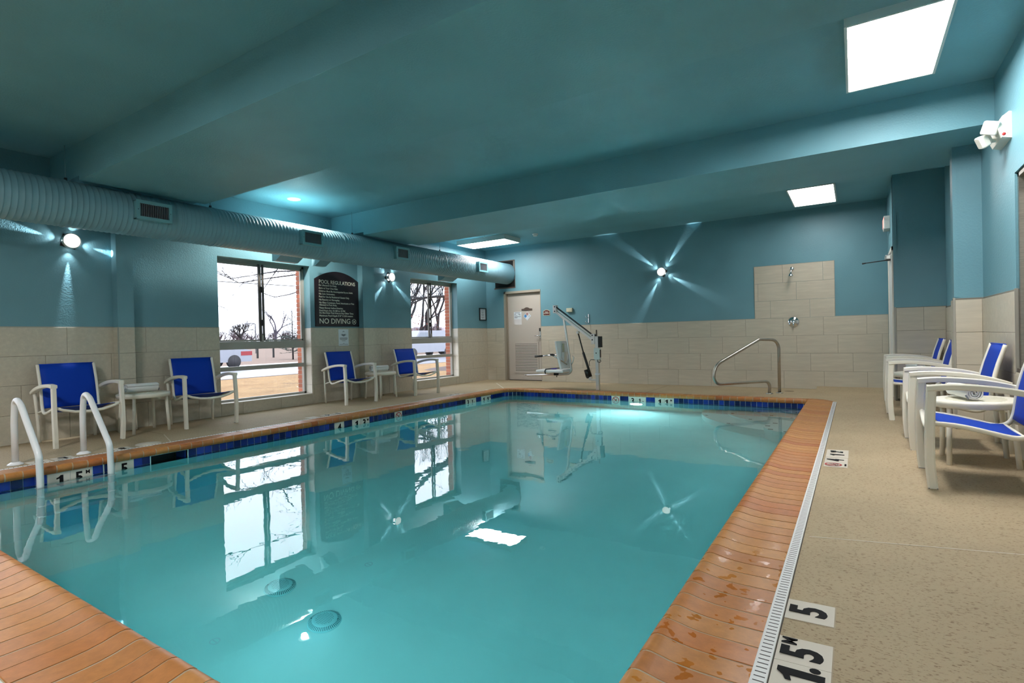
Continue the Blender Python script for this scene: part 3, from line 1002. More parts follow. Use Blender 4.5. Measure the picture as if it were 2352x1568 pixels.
def run_fit(a, b, phase, rot, org, rev=False):
    """whole bricks on the phase; part bricks at the ends are scaled"""
    k = math.floor((a - phase) / PITCH)
    p = phase + k * PITCH
    while p < b - .004:
        s, e = max(p, a), min(p + PITCH, b)
        o = inst(random.choice(CM), 'coping_brick', (*org(e if rev else s), 0), coping, (0, 0, rot))
        if e - s < PITCH - .001: o.scale = (1, (e - s) / PITCH, 1)
        p += PITCH
run_fit(C_NR[1], C_BR[1], 1.703, pi, lambda q: (OX1, q), True)
run_fit(C_NL[1], C_BL[1], 2.0, 0, lambda q: (OX0, q))
run_fit(C_BL[0], C_BR[0], -3.0, -pi / 2, lambda q: (q, OY1))
run_fit(C_NL[0], C_NR[0], -1.6, pi / 2, lambda q: (q, OY0), True)
def fan(c, R, a0, a1, n):
    g = .008 / R
    for i in range(n):
        s = a0 + (a1 - a0) * i / n + g / 2; e = a0 + (a1 - a0) * (i + 1) / n - g / 2
        mb = MB(); sweep_profile(mb, PROF, fan_frames(c, R, s, e, 3)); mb.build('coping_brick', TERRA, coping)
fan(C_BR, R_S, 0, pi / 2, 7); fan(C_BL, R_L, pi / 2, pi, 10); fan(C_NL, R_S, pi, 1.5 * pi, 6); fan(C_NR, R_S, 1.5 * pi, 2 * pi, 6)

# depth markers: (side, start, end, digits)
MARK_L = [(1.617, 1.922), (2.095, 2.245), (4.504, 4.657), (4.785, 5.085), (5.565, 5.715), (7.237, 7.537), (7.69, 7.99)]
MARK_B = [(-3.527, -3.377), (-3.226, -2.924), (-2.772, -2.468)]
# waterline tiles
TP = .0765
tb = MB(); tb.bbox((-.0360, -.006, -.0360), (.0360, .004, .0360), .002)
TWM = tb.mesh('waterline_tile', NAVY)
low = MB()
def wl(x, y, ang, lower_only=False):
    """ang: rotation so that local -Y faces the water"""
    if not lower_only:
        inst(TWM, 'waterline_tile', (x, y, ZW + .0375), basin, (0, 0, ang))
    c, s = cos(ang), sin(ang)
    def tr(u, v, z): return (x + c * u - s * v, y + s * u + c * v, z)
    z0, z1 = ZW - .0755, ZW - .0035
    low.add([tr(-.036, -.006, z0), tr(.036, -.006, z0), tr(.036, -.006, z1), tr(-.036, -.006, z1), tr(-.036, .004, z0), tr(.036, .004, z0), tr(.036, .004, z1), tr(-.036, .004, z1)], [(0, 1, 2, 3), (0, 3, 7, 4), (1, 5, 6, 2), (3, 2, 6, 7), (0, 4, 5, 1)])
def free(t, marks, extra=()):
    return all(t + .036 < a + .002 or t - .036 > b - .002 for a, b in list(marks) + list(extra))
y = .87 + .04
def seg_fill(a, b, fn, lower_only=False):
    n = max(1, round((b - a) / TP)); st = (b - a) / n
    for i in range(n): fn(a + (i + .5) * st)
def segments(a, b, marks):
    out = []; p = a
    for (s, e) in sorted(marks):
        if s > p + .03: out.append((p, s - .002))
        p = e + .002
    if b > p + .03: out.append((p, b))
    return out
for a, b in segments(.86, ccy, MARK_L + [(SK0 - .008, SK1 + .008)]): seg_fill(a, b, lambda t_: wl(PX0, t_, pi / 2))
for a, b in segments(ccx, PX1, MARK_B): seg_fill(a, b, lambda t_: wl(t_, PY1, 0))
nC = 5
for i in range(nC):
    a = pi - (pi / 2) * (i + .5) / nC
    wl(ccx + CR * cos(a), ccy + CR * sin(a), a - pi / 2)
o = low.build('waterline_tiles_under_water', NAVY, basin); o['kind'] = 'stuff'
oth = MB()
for t_ in range(100):
    yy = PY0 + .05 + t_ * TP
    if yy < PY1 - .04:
        for z in (ZW + .0375, ZW - .0395): oth.box((PX1 - .006, yy - .036, z - .036), (PX1 + .004, yy + .036, z + .036))
    xx = PX0 + .05 + t_ * TP
    if xx < PX1 - .04:
        for z in (ZW + .0375, ZW - .0395): oth.box((xx - .036, PY0 - .004, z - .036), (xx + .036, PY0 + .006, z + .036))
o = oth.build('waterline_tiles_below_near_edges', NAVY, basin); o['kind'] = 'stuff'

def nodive(parent, x, y, z, face, r, plate=True):
    """red ring with a diver figure struck out"""
    R_, U_ = [Vector(q) for q in FACE[face]]; nn = R_.cross(U_)
    c = Vector((x, y, z))
    def P(a, b, h=0): return c + R_ * a + U_ * b + nn * h
    mb = MB(); n = 28
    V = []; F = []
    for i in range(n):
        a = 2 * pi * i / n
        V += [P(r * cos(a), r * sin(a), .001), P(r * .80 * cos(a), r * .80 * sin(a), .001)]
    for i in range(n): F.append((2 * i, 2 * ((i + 1) % n), 2 * ((i + 1) % n) + 1, 2 * i + 1))
    mb.add(V, F); k = r * .07
    d = r * .6
    mb.add([P(-d - k, d - k, .0012), P(-d + k, d + k, .0012), P(d + k, -d + k, .0012), P(d - k, -d - k, .0012)], [(0, 1, 2, 3)])
    mb.build('ban_ring', REDPRINT, parent)
    mb = MB()
    def bar(a, b, w_):
        a = Vector(a) * r; b = Vector(b) * r; t2 = (b - a).normalized(); q = Vector((-t2.y, t2.x)) * w_ * r
        mb.add([P(*(a + q), .0009), P(*(a - q), .0009), P(*(b - q), .0009), P(*(b + q), .0009)], [(0, 1, 2, 3)])
    bar((-.45, -.40), (.05, .05), .07); bar((.05, .05), (.35, .48), .06); bar((.05, .05), (.42, -.05), .05); bar((-.05, -.05), (.2, -.35), .05); bar((-.7, -.52), (.6, -.52), .03)
    mb.add([P(-.5 * r + .11 * r * cos(2 * pi * i / 10), -.33 * r + .11 * r * sin(2 * pi * i / 10), .0009) for i in range(10)], [tuple(range(10))])
    mb.build('diver_figure', BLACK, parent)

def wall_marker(side, tiles, label):
    """tiles: list of (start, end, [(text, size, along, up)]) set into the waterline band"""
    a = tiles[0][0]
    loc = (PX0, a, ZW) if side == 'L' else (a, PY1, ZW)
    t = thing('depth_marker', label, 'depth marker', loc, 'depth markers on the waterline')
    for (s, e, tx) in tiles:
        mb = MB()
        if side == 'L': mb.bbox((PX0 - .003, s + .001, -.190), (PX0 + .006, e - .001, -.0405), .0015)
        else: mb.bbox((s + .001, PY1 - .006, -.190), (e - .001, PY1 + .003, -.0405), .0015)
        mb.build('tile', WHTILE, t)
        for (ch, sz, al, up) in tx:
            fa = '+x' if side == 'L' else '-y'
            p = (PX0 + .0066, s + al, -.115 + up) if side == 'L' else (s + al, PY1 - .0066, -.115 + up)
            if ch == '@': nodive(t, *p, fa, sz)
            else: text('digit', ch, sz, p, fa, BLACK, t, bold=.0035 if sz > .05 else .0008, sx=.95)
wall_marker('L', [(1.617, 1.769, [('1', .125, .085, 0), ('.', .125, .135, 0)]), (1.770, 1.922, [('5', .125, .060, 0), ('M', .045, .122, .035)])], 'white 1.5 M depth marker tiles on the waterline behind the pool ladder')
wall_marker('L', [(2.095, 2.245, [('5', .125, .072, 0)])], 'white tile marked 5 between the pool ladder and the skimmer')
wall_marker('L', [(4.504, 4.657, [('4', .125, .078, 0)])], 'single white tile marked 4 midway along the left waterline')
wall_marker('L', [(4.785, 4.934, [('1', .125, .08, 0), ('.', .125, .13, 0)]), (4.935, 5.085, [('3', .125, .06, 0), ('M', .045, .122, .035)])], 'white 1.3 M depth marker tiles midway along the left waterline')
wall_marker('L', [(5.565, 5.715, [('@', .062, .075, 0)])], 'white no diving tile with red ring on the left waterline')
wall_marker('L', [(7.237, 7.387, [('3', .125, .07, 0)]), (7.388, 7.537, [('1', .075, .04, .015), ('/2', .04, .09, -.01)])], 'white 3 1/2 depth marker tiles near the rounded far left corner')
wall_marker('L', [(7.69, 7.84, [('1', .125, .08, 0), ('.', .125, .13, 0)]), (7.841, 7.99, [('1', .125, .055, 0), ('M', .045, .122, .035)])], 'white 1.1 M depth marker tiles closest to the rounded far left corner')
wall_marker('B', [(-3.527, -3.377, [('@', .062, .075, 0)])], 'white no diving tile with red ring on the far waterline')
wall_marker('B', [(-3.226, -3.076, [('3', .125, .075, 0)]), (-3.075, -2.924, [('1', .075, .045, .015), ('/2', .04, .10, -.01)])], 'white 3 1/2 depth marker tiles above the lit pool lamp')
wall_marker('B', [(-2.772, -2.621, [('1', .125, .08, 0), ('.', .125, .13, 0)]), (-2.620, -2.468, [('1', .125, .04, 0), ('M', .045, .112, .035)])], 'white 1.1 M depth marker tiles on the far waterline beside the lamp')

# deck markers beside the strip drain and on the far deck
def deck_marker(x0, x1, tiles, label, face='+z'):
    t = thing('deck_depth_marker', label, 'depth marker', ((x0 + x1) / 2, tiles[0][0], 0), 'depth marker tiles set in the deck')
    for (s, e, tx) in tiles:
        z = max(fz(x0), fz(x1)) + .003
        mb = MB()
        mb.add([(x0, s, fz(x0) - .02), (x1, s, fz(x1) - .02), (x1, e, fz(x1) - .02), (x0, e, fz(x0) - .02), (x0, s, fz(x0) + .002), (x1, s, fz(x1) + .002), (x1, e, fz(x1) + .002), (x0, e, fz(x0) + .002)], [(0, 3, 2, 1), (4, 5, 6, 7), (0, 1, 5, 4), (1, 2, 6, 5), (2, 3, 7, 6), (3, 0, 4, 7)])
        mb.build('tile', DECKTILE, t)
        mb = MB(); mb.add([(x0 - .004, s - .004, fz(x0) + .0008), (x1 + .004, s - .004, fz(x1) + .0008), (x1 + .004, e + .004, fz(x1) + .0008), (x0 - .004, e + .004, fz(x0) + .0008)], [(0, 1, 2, 3)]); mb.build('grout_edge', BED, t)
        for (ch, sz, al, ac) in tx:
            xx = (x0 + x1) / 2 + ac
            p = (xx, s + al, fz(xx) + .0042 if xx > -.19 else .0036)
            if ch == '@': nodive(t, p[0], p[1], p[2], face, sz)
            else: text('digit', ch, sz, p, face, BLACK, t, bold=.0055 if sz > .06 else .0014, sx=.92)
deck_marker(-.222, -.074, [(2.063, 2.214, [('5', .155, .076, 0)])], 'off white deck tile marked 5 just beyond the 1.5 M pair')
deck_marker(-.222, -.072, [(1.635, 1.783, [('1', .155, .088, 0), ('.', .155, .132, -.004)]), (1.785, 1.933, [('5', .155, .062, 0), ('M', .060, .123, -.042)])], 'off white deck tile pair marked 1.5 M in the near right corner')
deck_marker(-.208, -.060, [(4.512, 4.672, [('@', .055, .075, -.015), ('NO DIVING', .014, .075, .062)]), (4.674, 4.840, [('4', .150, .075, 0)])], 'deck tiles with red no diving ring and 4 beside the drain')
deck_marker(-.208, -.058, [(4.852, 5.005, [('1', .120, .10, 0)]), (5.006, 5.165, [("2'", .110, .07, 0)])], "deck tiles marked 12' just past the no diving tile")
deck_marker(-6.115, -5.965, [(1.61, 1.76, [('5', .125, .075, 0)]), (1.78, 1.93, [('L', .12, .075, 0)])], 'pale deck tiles at the foot of the pool ladder', '+zl')
deck_marker(-6.115, -5.965, [(2.24, 2.39, [('5', .125, .075, 0)])], 'pale deck tile marked 5 beyond the pool ladder', '+zl')
deck_marker(-6.115, -5.965, [(4.42, 4.57, []), (4.66, 4.81, [('4', .12, .075, 0)]), (4.84, 4.99, [('1', .12, .075, 0)])], 'pale deck tiles beside the coping below the far pair of chairs', '+zl')
deck_marker(-6.115, -5.965, [(7.30, 7.45, [('3', .12, .075, 0)]), (7.47, 7.62, [('1', .12, .075, 0)])], 'pale deck tiles beside the rounded far left corner', '+zl')

# strip drain along the right coping (and the near edge)
t = thing('strip_drain', 'white slotted strip drain along the terracotta coping', 'drain', (-.247, 4.5, 0))
m = MB(); m.bbox((-.270, .3, -.02), (-.226, 8.60, .0062), .002); m.build('channel_cover', DRAINW, t)
m = MB(); y = .32
while y < 8.57:
    m.box((-.262, y, .0058), (-.232, y + .0035, .0068)); y += .0235
o = m.build('drain_slots', SLOT, t); o['kind'] = 'stuff'
m = MB(); m.box((-.2255, .3, .0), (-.2225, 8.60, .0012)); m.build('edge_gap', SLOT, t)
t = thing('strip_drain', 'white slotted strip drain behind the coping at the near end of the pool', 'drain', (-3, .49, 0))
m = MB(); m.bbox((-6.0, .462, -.02), (-.27, .503, .0035), .002); m.build('channel_cover', DRAINW, t)
t = thing('strip_drain', 'pale slotted strip drain behind the left coping under the chairs', 'drain', (-5.947, 4.5, 0))
m = MB(); m.bbox((-5.964, .3, -.02), (-5.927, 8.37, .0035), .002); m.build('channel_cover', DRAINW, t)
m = MB(); y = .32
while y < 8.3:
    m.box((-5.958, y, .0032), (-5.934, y + .004, .0042)); y += .03
o = m.build('drain_slots', SLOT, t); o['kind'] = 'stuff'

# steps in the far right corner
m = MB()
SC_ = (PX1, PY1)
STEP = [(.36, -.265), (.72, -.40), (1.08, -.545), (1.44, -.69)]
for i, (r, z) in enumerate(STEP):
    A = [(SC_[0] + r * cos(pi + pi / 2 * k / 20), SC_[1] + r * sin(pi + pi / 2 * k / 20)) for k in range(21)]
    m.prism([SC_] + A, 'z', -1.4, z)
A = [(PX1 + .43 * cos(pi / 2 + pi * k / 20), 7.37 + .43 * sin(pi / 2 + pi * k / 20)) for k in range(21)]
m.prism(A, 'z', -1.4, -.52)
steps = struct(m.build('pool_steps', PLASTERW))
for i, (r, z) in enumerate(STEP):
    for a in ((pi * 1.12, pi * 1.28, pi * 1.42) if i else (pi * 1.15, pi * 1.36)):
        q = r - .05; c = (SC_[0] + q * cos(a), SC_[1] + q * sin(a))
        mm = MB(); mm.add([(c[0] + .03 * cos(a), c[1] + .03 * sin(a), z + .002), (c[0] - .03 * sin(a), c[1] + .03 * cos(a), z + .002), (c[0] - .03 * cos(a), c[1] - .03 * sin(a), z + .002), (c[0] + .03 * sin(a), c[1] - .03 * cos(a), z + .002)], [(0, 1, 2, 3)]); mm.build('edge_mark', BLACK, steps)
for (x, y) in ((-.70, 7.03), (-.88, 7.13), (-.94, 7.36), (-.88, 7.60)):
    mm = MB(); mm.box((x - .028, y - .022, -.52), (x + .028, y + .022, -.518)); mm.build('edge_mark', BLACK, steps)

# floor fittings
def refr(px, py, depth):
    pass
def main_drain(x, y, label):
    z = bz(y) + .002
    t = thing('main_drain', label, 'drain', (x, y, z), 'domed drain covers on the pool floor')
    m = MB(); m.lathe([(.106, 0), (.103, .009), (.088, .022), (.074, .033), (.063, .035), (.0, .036)], (x, y, z), n=36, cap=False); m.build('dome', FITTING, t)
    m = MB()
    for i in range(48):
        a = 2 * pi * i / 48
        for r0, r1, h0, h1 in ((.079, .100, .0305, .0125),):
            c, s = cos(a), sin(a); w_ = .0024
            m.add([(x + r0 * c - w_ * s, y + r0 * s + w_ * c, z + h0), (x + r0 * c + w_ * s, y + r0 * s - w_ * c, z + h0), (x + r1 * c + w_ * s, y + r1 * s - w_ * c, z + h1), (x + r1 * c - w_ * s, y + r1 * s + w_ * c, z + h1)], [(0, 1, 2, 3)])
    for i in range(-5, 6):
        for j in range(-5, 6):
            if i * i + j * j < 27: m.add([(x + i * .0107 + .0027 * cos(2 * pi * k / 6), y + j * .0107 + .0027 * sin(2 * pi * k / 6), z + .0375) for k in range(6)], [tuple(range(6))])
    o = m.build('cover_slots', FITDARK, t); o['kind'] = 'stuff'
    for a in (.6, .6 + pi):
        m = MB(); m.lathe([(.005, .034), (.0, .037)], (x + .083 * cos(a), y + .083 * sin(a), z), n=8); m.build('screw', FITDARK, t)
def inlet(x, y, label):
    z = bz(y) + .002
    t = thing('floor_inlet', label, 'inlet', (x, y, z), 'small round floor inlets')
    m = MB(); V = []; F = []
    for i in range(24):
        a = 2 * pi * i / 24; V += [(x + .030 * cos(a), y + .030 * sin(a), z + .004), (x + .022 * cos(a), y + .022 * sin(a), z + .004)]
    for i in range(24): F.append((2 * i, 2 * ((i + 1) % 24), 2 * ((i + 1) % 24) + 1, 2 * i + 1))
    m.add(V, F); m.build('ring', PAPER, t)
    m = MB(); m.box((x - .022, y - .003, z + .002), (x + .022, y + .003, z + .004)); m.build('bar', PAPER, t)
main_drain(-3.355, 2.20, 'domed perforated drain cover on the pool floor, the farther of two')
main_drain(-2.82, 2.148, 'domed perforated drain cover on the pool floor, the nearer of two')
inlet(-3.216, 1.68, 'small round inlet on the pool floor nearest the brown coping')
inlet(-3.05, 2.72, 'small round inlet on the pool floor farther out than the drains')
inlet(-2.97, 4.67, 'small round inlet on the pool floor toward the far end')

# pool lamp below the far waterline
t = thing('pool_lamp', 'glowing round underwater lamp below the far depth markers', 'lamp', (-3.09, PY1, -.46))
m = MB(); m.lathe([(.125, 0.0), (.125, .012), (.105, .022), (.102, .016)], (-3.09, PY1, -.46), '-y', 32, cap=False); m.build('rim', CHROME, t)
m = MB(); m.lathe([(.103, .010), (.08, .018), (.04, .022), (.0, .023)], (-3.09, PY1, -.46), '-y', 32, cap=False); m.build('lens', POOLLENS, t)

t = thing('pool_lamp', 'round underwater lamp in the near pool wall, out of sight below the brown coping', 'lamp', (-2.6, PY0, -.46))
m = MB(); m.lathe([(.125, 0.0), (.125, .012), (.105, .022), (.102, .016)], (-2.6, PY0, -.46), 'y', 32, cap=False); m.build('rim', CHROME, t)
m = MB(); m.lathe([(.103, .010), (.08, .018), (.04, .022), (.0, .023)], (-2.6, PY0, -.46), 'y', 32, cap=False); m.build('lens', POOLLENS2, t)

# water
m = MB()
nx, ny = 2, 2
m.box((PX0 - .12, PY0 - .12, -1.95), (PX1 + .12, PY1 + .12, ZW))
o = struct(m.build('pool_water', WATER))

# ================================================================== AIR DUCT
DXC, DZC, DR = -6.80, 2.474, .234
t = thing('air_duct', 'long teal ribbed round air duct hanging along the window wall', 'duct', (DXC, 4.0, DZC))
prof = []
y = FY
while y < D + .12:
    prof += [(DR, y), (DR, y + .030), (DR + .0045, y + .036), (DR + .0045, y + .041), (DR, y + .047)]
    y += .050
m = MB(); m.lathe(prof, (DXC, 0, DZC), 'y', 56, cap=False); m.build('duct_tube', DUCTM, t)
for y in (-.6, .8, 2.133, 3.195, 3.63, 5.55, 7.97, 9.75):
    m = MB(); m.lathe([(DR + .004, y), (DR + .0075, y + .004), (DR + .0075, y + .016), (DR + .004, y + .020)], (DXC, 0, DZC), 'y', 56, cap=False); m.build('seam_band', DUCTM, t)
for (y0, y1) in ((2.693, 3.052), (4.758, 5.102), (6.585, 6.895), (8.945, 9.257)):
    z0, z1, xf = 2.376, 2.585, -6.50
    m = MB()
    m.box((-6.62, y0 + .004, z0 + .004), (xf - .014, y1 - .004, z0 + .012)); m.box((-6.62, y0 + .004, z1 - .012), (xf - .014, y1 - .004, z1 - .004))
    m.box((-6.66, y0 + .004, z0 + .004), (xf - .014, y0 + .012, z1 - .004)); m.box((-6.66, y1 - .012, z0 + .004), (xf - .014, y1 - .004, z1 - .004))
    f = .034
    m.box((xf - .014, y0, z0), (xf, y0 + f, z1)); m.box((xf - .014, y1 - f, z0), (xf, y1, z1)); m.box((xf - .014, y0 + f, z0), (xf, y1 - f, z0 + f)); m.box((xf - .014, y0 + f, z1 - f), (xf, y1 - f, z1))
    rg = m.build('register', REGM, t)
    m = MB(); m.box((-6.60, y0 + f, z0 + f), (-6.575, y1 - f, z1 - f)); m.build('register_throat', HOLE, rg)
    nb = 16
    for i in range(nb):
        yy = y0 + f + (y1 - y0 - 2 * f) * (i + .5) / nb
        m = MB(); m.box((xf - .04, yy - .0016, z0 + f), (xf - .006, yy + .0016, z1 - f)); m.build('register_blade', GREYPRINT, rg)
    for yy in (y0 + f / 2, y1 - f / 2):
        m = MB(); m.lathe([(.005, 0), (.0, .002)], (xf, yy, (z0 + z1) / 2), 'x', 8); m.build('screw', HOLE, rg)
for (y0, y1) in ((4.735, 5.11), (8.45, 8.84), (5.42, 5.62)):
    m = MB(); m.prism([(-6.93, 2.30), (-7.12, 2.20), (-7.20, 2.20), (-7.20, 2.42), (-6.95, 2.42)], 'y', y0, y1); m.build('rear_outlet', DUCTM, t)
for y, zt in ((2.175, CEIL), (3.64, CEIL), (5.895, CEIL), (8.06, CEIL), (-.4, CEIL)):
    m = MB(); m.cyl((DXC, y, DZC + DR), (DXC, y, zt), .004, 6); rd = m.build('hanger_rod', DUCTM, t)
    m = MB(); m.bbox((DXC - .012, y - .012, DZC + DR - .005), (DXC + .012, y + .012, DZC + DR + .035), .004); m.build('rod_clamp', DARKM, rd)

# ================================================================== LIGHTS
def panel(label, x0, x1, y0, y1, k=1.0, nm='ceiling_light'):
    dm = DIFF
    if k != 1.0:
        dm = mat('lit_panel_diffuser', (0.9, 0.9, 0.9), 0.5, emit=(1.0, 0.965, 0.955), estr=PANEL * k)
    t = thing(nm, label, 'light', ((x0 + x1) / 2, (y0 + y1) / 2, CEIL), 'flat ceiling light panels')
    z0 = 2.98
    m = MB(); b = .018
    m.box((x0, y0, z0), (x0 + b, y1, CEIL)); m.box((x1 - b, y0, z0), (x1, y1, CEIL)); m.box((x0 + b, y0, z0), (x1 - b, y0 + b, CEIL)); m.box((x0 + b, y1 - b, z0), (x1 - b, y1, CEIL))
    m.box((x0 + b, y0 + b, CEIL - .012), (x1 - b, y1 - b, CEIL))
    m.build('housing', ALARM, t)
    m = MB(); m.box((x0 + b, y0 + b, z0 + .004), (x1 - b, y1 - b, z0 + .010)); m.build('diffuser', dm, t)
panel('large lit ceiling panel above the right deck, nearest the camera', -.030, .557, 4.17, 5.335)
panel('lit ceiling panel beyond the second beam above the shower', -.79, -.20, 8.50, 9.71, .36)
panel('lit ceiling panel in the far left corner above the duct end', -7.11, -5.885, 8.98, 9.58, .8)
panel('unseen lit ceiling panel added above the deck behind the camera', -.35, .25, -1.9, -.7, .9)  # out of view, added because the near bay needs light
panel('unseen lit ceiling panel added over the near deck to brighten the left side', -4.6, -3.4, -.9, -.3, 1.3)  # out of view, added to brighten the near left and the ceiling
t = thing('recessed_downlight', 'small round recessed downlight in the ceiling above the duct', 'light', (-6.81, 4.85, CEIL))
m = MB(); m.lathe([(.062, -.004), (.066, -.012), (.092, -.008), (.095, 0)], (-6.81, 4.85, CEIL), n=32, cap=False); m.build('trim_ring', WHITEPL, t)
m = MB(); m.lathe([(.064, -.006), (.0, -.006)], (-6.81, 4.85, CEIL), n=32, cap=False); m.build('lens', LENS, t)
def spot(nm, loc, d, size, blend, energy, col, r=.01, parent=None):
    ld = bpy.data.lights.new(nm, 'SPOT'); ld.energy = energy; ld.color = col; ld.spot_size = size; ld.spot_blend = blend; ld.shadow_soft_size = r
    o = bpy.data.objects.new(nm, ld); COL.objects.link(o)
    o.location = loc; o.rotation_euler = Vector(d).to_track_quat('-Z', 'Y').to_euler()
    if parent is not None:
        o.parent = parent; o.location = Vector(loc) - Vector(WLOC[parent.name])
    return o
spot('downlight_lamp', (-6.81, 4.85, CEIL - .03), (0, 0, -1), radians(150), .5, 170, (1, .93, .85), .05, t)

def sconce(label, c, face, angs, power=80.0):
    """wall lamp with a round lens and four side slots that throw narrow beams along the wall"""
    t = thing('wall_sconce', label, 'lamp', c, 'star beam wall sconces')
    R_, U_ = [Vector(q) for q in FACE[face]]; nn = R_.cross(U_); C = Vector(c)
    ax = {'+x': 'x', '-y': '-y'}[face]
    sg = 1 if face == '+x' else 1
    m = MB(); m.lathe([(.075, 0), (.075, .012), (.068, .016), (.068, .075), (.086, .082), (.088, .092), (.080, .100), (.077, .096)], c, ax, 32, cap=False); m.build('body', STEEL, t)
    a0 = angs[0] + pi / 4
    P = [C + (R_ * cos(a0 + pi / 2 * k) + U_ * sin(a0 + pi / 2 * k)) * .098 for k in range(4)]
    m = MB(); m.add([p for p in P] + [p + nn * .014 for p in P], [(0, 1, 2, 3), (4, 5, 6, 7), (0, 1, 5, 4), (1, 2, 6, 5), (2, 3, 7, 6), (3, 0, 4, 7)]); m.build('back_plate', DARKM, t)
    m = MB(); m.lathe([(.079, .094), (.060, .101), (.03, .104), (.0, .105)], c, ax, 32, cap=False); m.build('lens', SCLENS, t)
    for a in angs:
        d = R_ * cos(a) + U_ * sin(a); s = R_ * -sin(a) + U_ * cos(a)
        p = C + d * .0695 + nn * .045
        m = MB(); m.add([p - s * .016 - nn * .018, p + s * .016 - nn * .018, p + s * .016 + nn * .018, p - s * .016 + nn * .018, p - s * .016 - nn * .018 - d * .006, p + s * .016 - nn * .018 - d * .006, p + s * .016 + nn * .018 - d * .006, p - s * .016 + nn * .018 - d * .006], [(0, 1, 2, 3), (0, 1, 5, 4), (1, 2, 6, 5), (2, 3, 7, 6), (3, 0, 4, 7)])
        m.build('beam_slot', SCSLOT, t)
        aim = d - nn * .035
        spot('sconce_beam', C + d * .082 + nn * .026, aim, radians(16), 1.0, power, (.88, .94, 1.0), .004, t)
        spot('sconce_glow', C + d * .09 + nn * .05, d - nn * .25, radians(85), 1.0, power * .022, (.95, .97, 1.0), .004, t)
sconce('round wall sconce left of the first pilaster above the nearest chair', (L, 2.377, 2.183), '+x', [radians(q) for q in (-12, 78, 168, 267)])
sconce('round wall sconce between the black sign and the far window', (L, 7.249, 2.182), '+x', [radians(q) for q in (-38, 52, 142, 229)])
sconce('round wall sconce alone on the far teal wall', (-3.149, D, 2.205), '-y', [radians(q) for q in (-30, 55, 143, 241)])

# ================================================================== WALL ITEMS
# pool regulations sign
def text_fit(name, body, y0, y1, z, h, parent, m_, bold=0.0):
    me = text_mesh(body, h, bold, 'LEFT').copy(); me.materials.clear(); me.materials.append(m_)
    xs = [v.co.x for v in me.vertices]; k = (y1 - y0) / (max(xs) - min(xs)); x0 = min(xs)
    for v in me.vertices: v.co.x = (v.co.x - x0) * k
    o = bpy.data.objects.new(name, me); COL.objects.link(o); o.parent = parent
    l = Vector((L + .0165, y0, z)) - Vector(WLOC[parent.name])
    o.matrix_local = Matrix(((0, 0, 1, l.x), (1, 0, 0, l.y), (0, 1, 0, l.z), (0, 0, 0, 1)))
    return o
t = thing('pool_regulations_sign', 'black arched POOL REGULATIONS sign with cream lettering between the windows', 'sign', (L, 6.05, 1.6))
P = [(5.594, 1.25), (6.508, 1.25), (6.508, 2.028)] + [(6.508 - .914 * i / 24, 2.028 + .148 * (1 - ((i - 12) / 12) ** 2)) for i in range(1, 24)] + [(5.594, 2.028)]
m = MB(); m.prism(P, 'x', L, L + .016); m.build('board', SIGNM, t)
text_fit('heading', 'POOL REGULATIONS', 5.678, 6.428, 1.985, .088, t, SIGNT, .0008)
LINES = [('No Lifeguard On Duty.', 525, 1.929), ('Swim at Your Own Risk.', 548, 1.881), ('Children Must Be Accompanied by an Adult.', 830, 1.833), ('No Solo Swimming.', 490, 1.787), ('Pool for Use by Registered Guests Only.', 760, 1.740), ('No Running or Horseplay.', 577, 1.692), ('No Glass Containers, Food, Intoxicants or Pets', 850, 1.644), ('Allowed in Pool Area.', 522, 1.605), ('Please Shower before Entering.', 635, 1.557), ('Pool Hours Are 10 AM to 10 PM', 672, 1.512), ('Do Not Enter Pool Area at Any Other Time.', 835, 1.474), ("Maximum Pool Depth 5'-0'' /1.524 meters", 820, 1.428)]
for s_, e_, z_ in LINES:
    text_fit('rule_line', s_, 5.672, 5.678 + (e_ - 210) * .001123, z_, .040, t, SIGNT, .0007)
text_fit('no_diving_line', 'NO DIVING', 5.672, 6.304, 1.336, .122, t, SIGNT, .0008)
m = MB(); V = []; F = []; n = 28
for i in range(n):
    a = 2 * pi * i / n; V += [(L + .0168, 6.388 + .046 * cos(a), 1.334 + .046 * sin(a)), (L + .0168, 6.388 + .038 * cos(a), 1.334 + .038 * sin(a))]
for i in range(n): F.append((2 * i, 2 * ((i + 1) % n), 2 * ((i + 1) % n) + 1, 2 * i + 1))
m.add(V, F)
for a, b, w_ in (((-.030, .026), (.030, -.026), .004), ((-.022, -.02), (.008, .006), .005), ((.008, .006), (.024, .022), .004), ((.0, .0), (.020, -.004), .003)):
    a = Vector(a); b = Vector(b); q = (b - a).normalized(); q = Vector((-q.y, q.x)) * w_
    m.add([(L + .0169, 6.388 + p.x, 1.334 + p.y) for p in (a - q, b - q, b + q, a + q)], [(0, 1, 2, 3)])
m.build('no_diving_symbol', SIGNT, t)

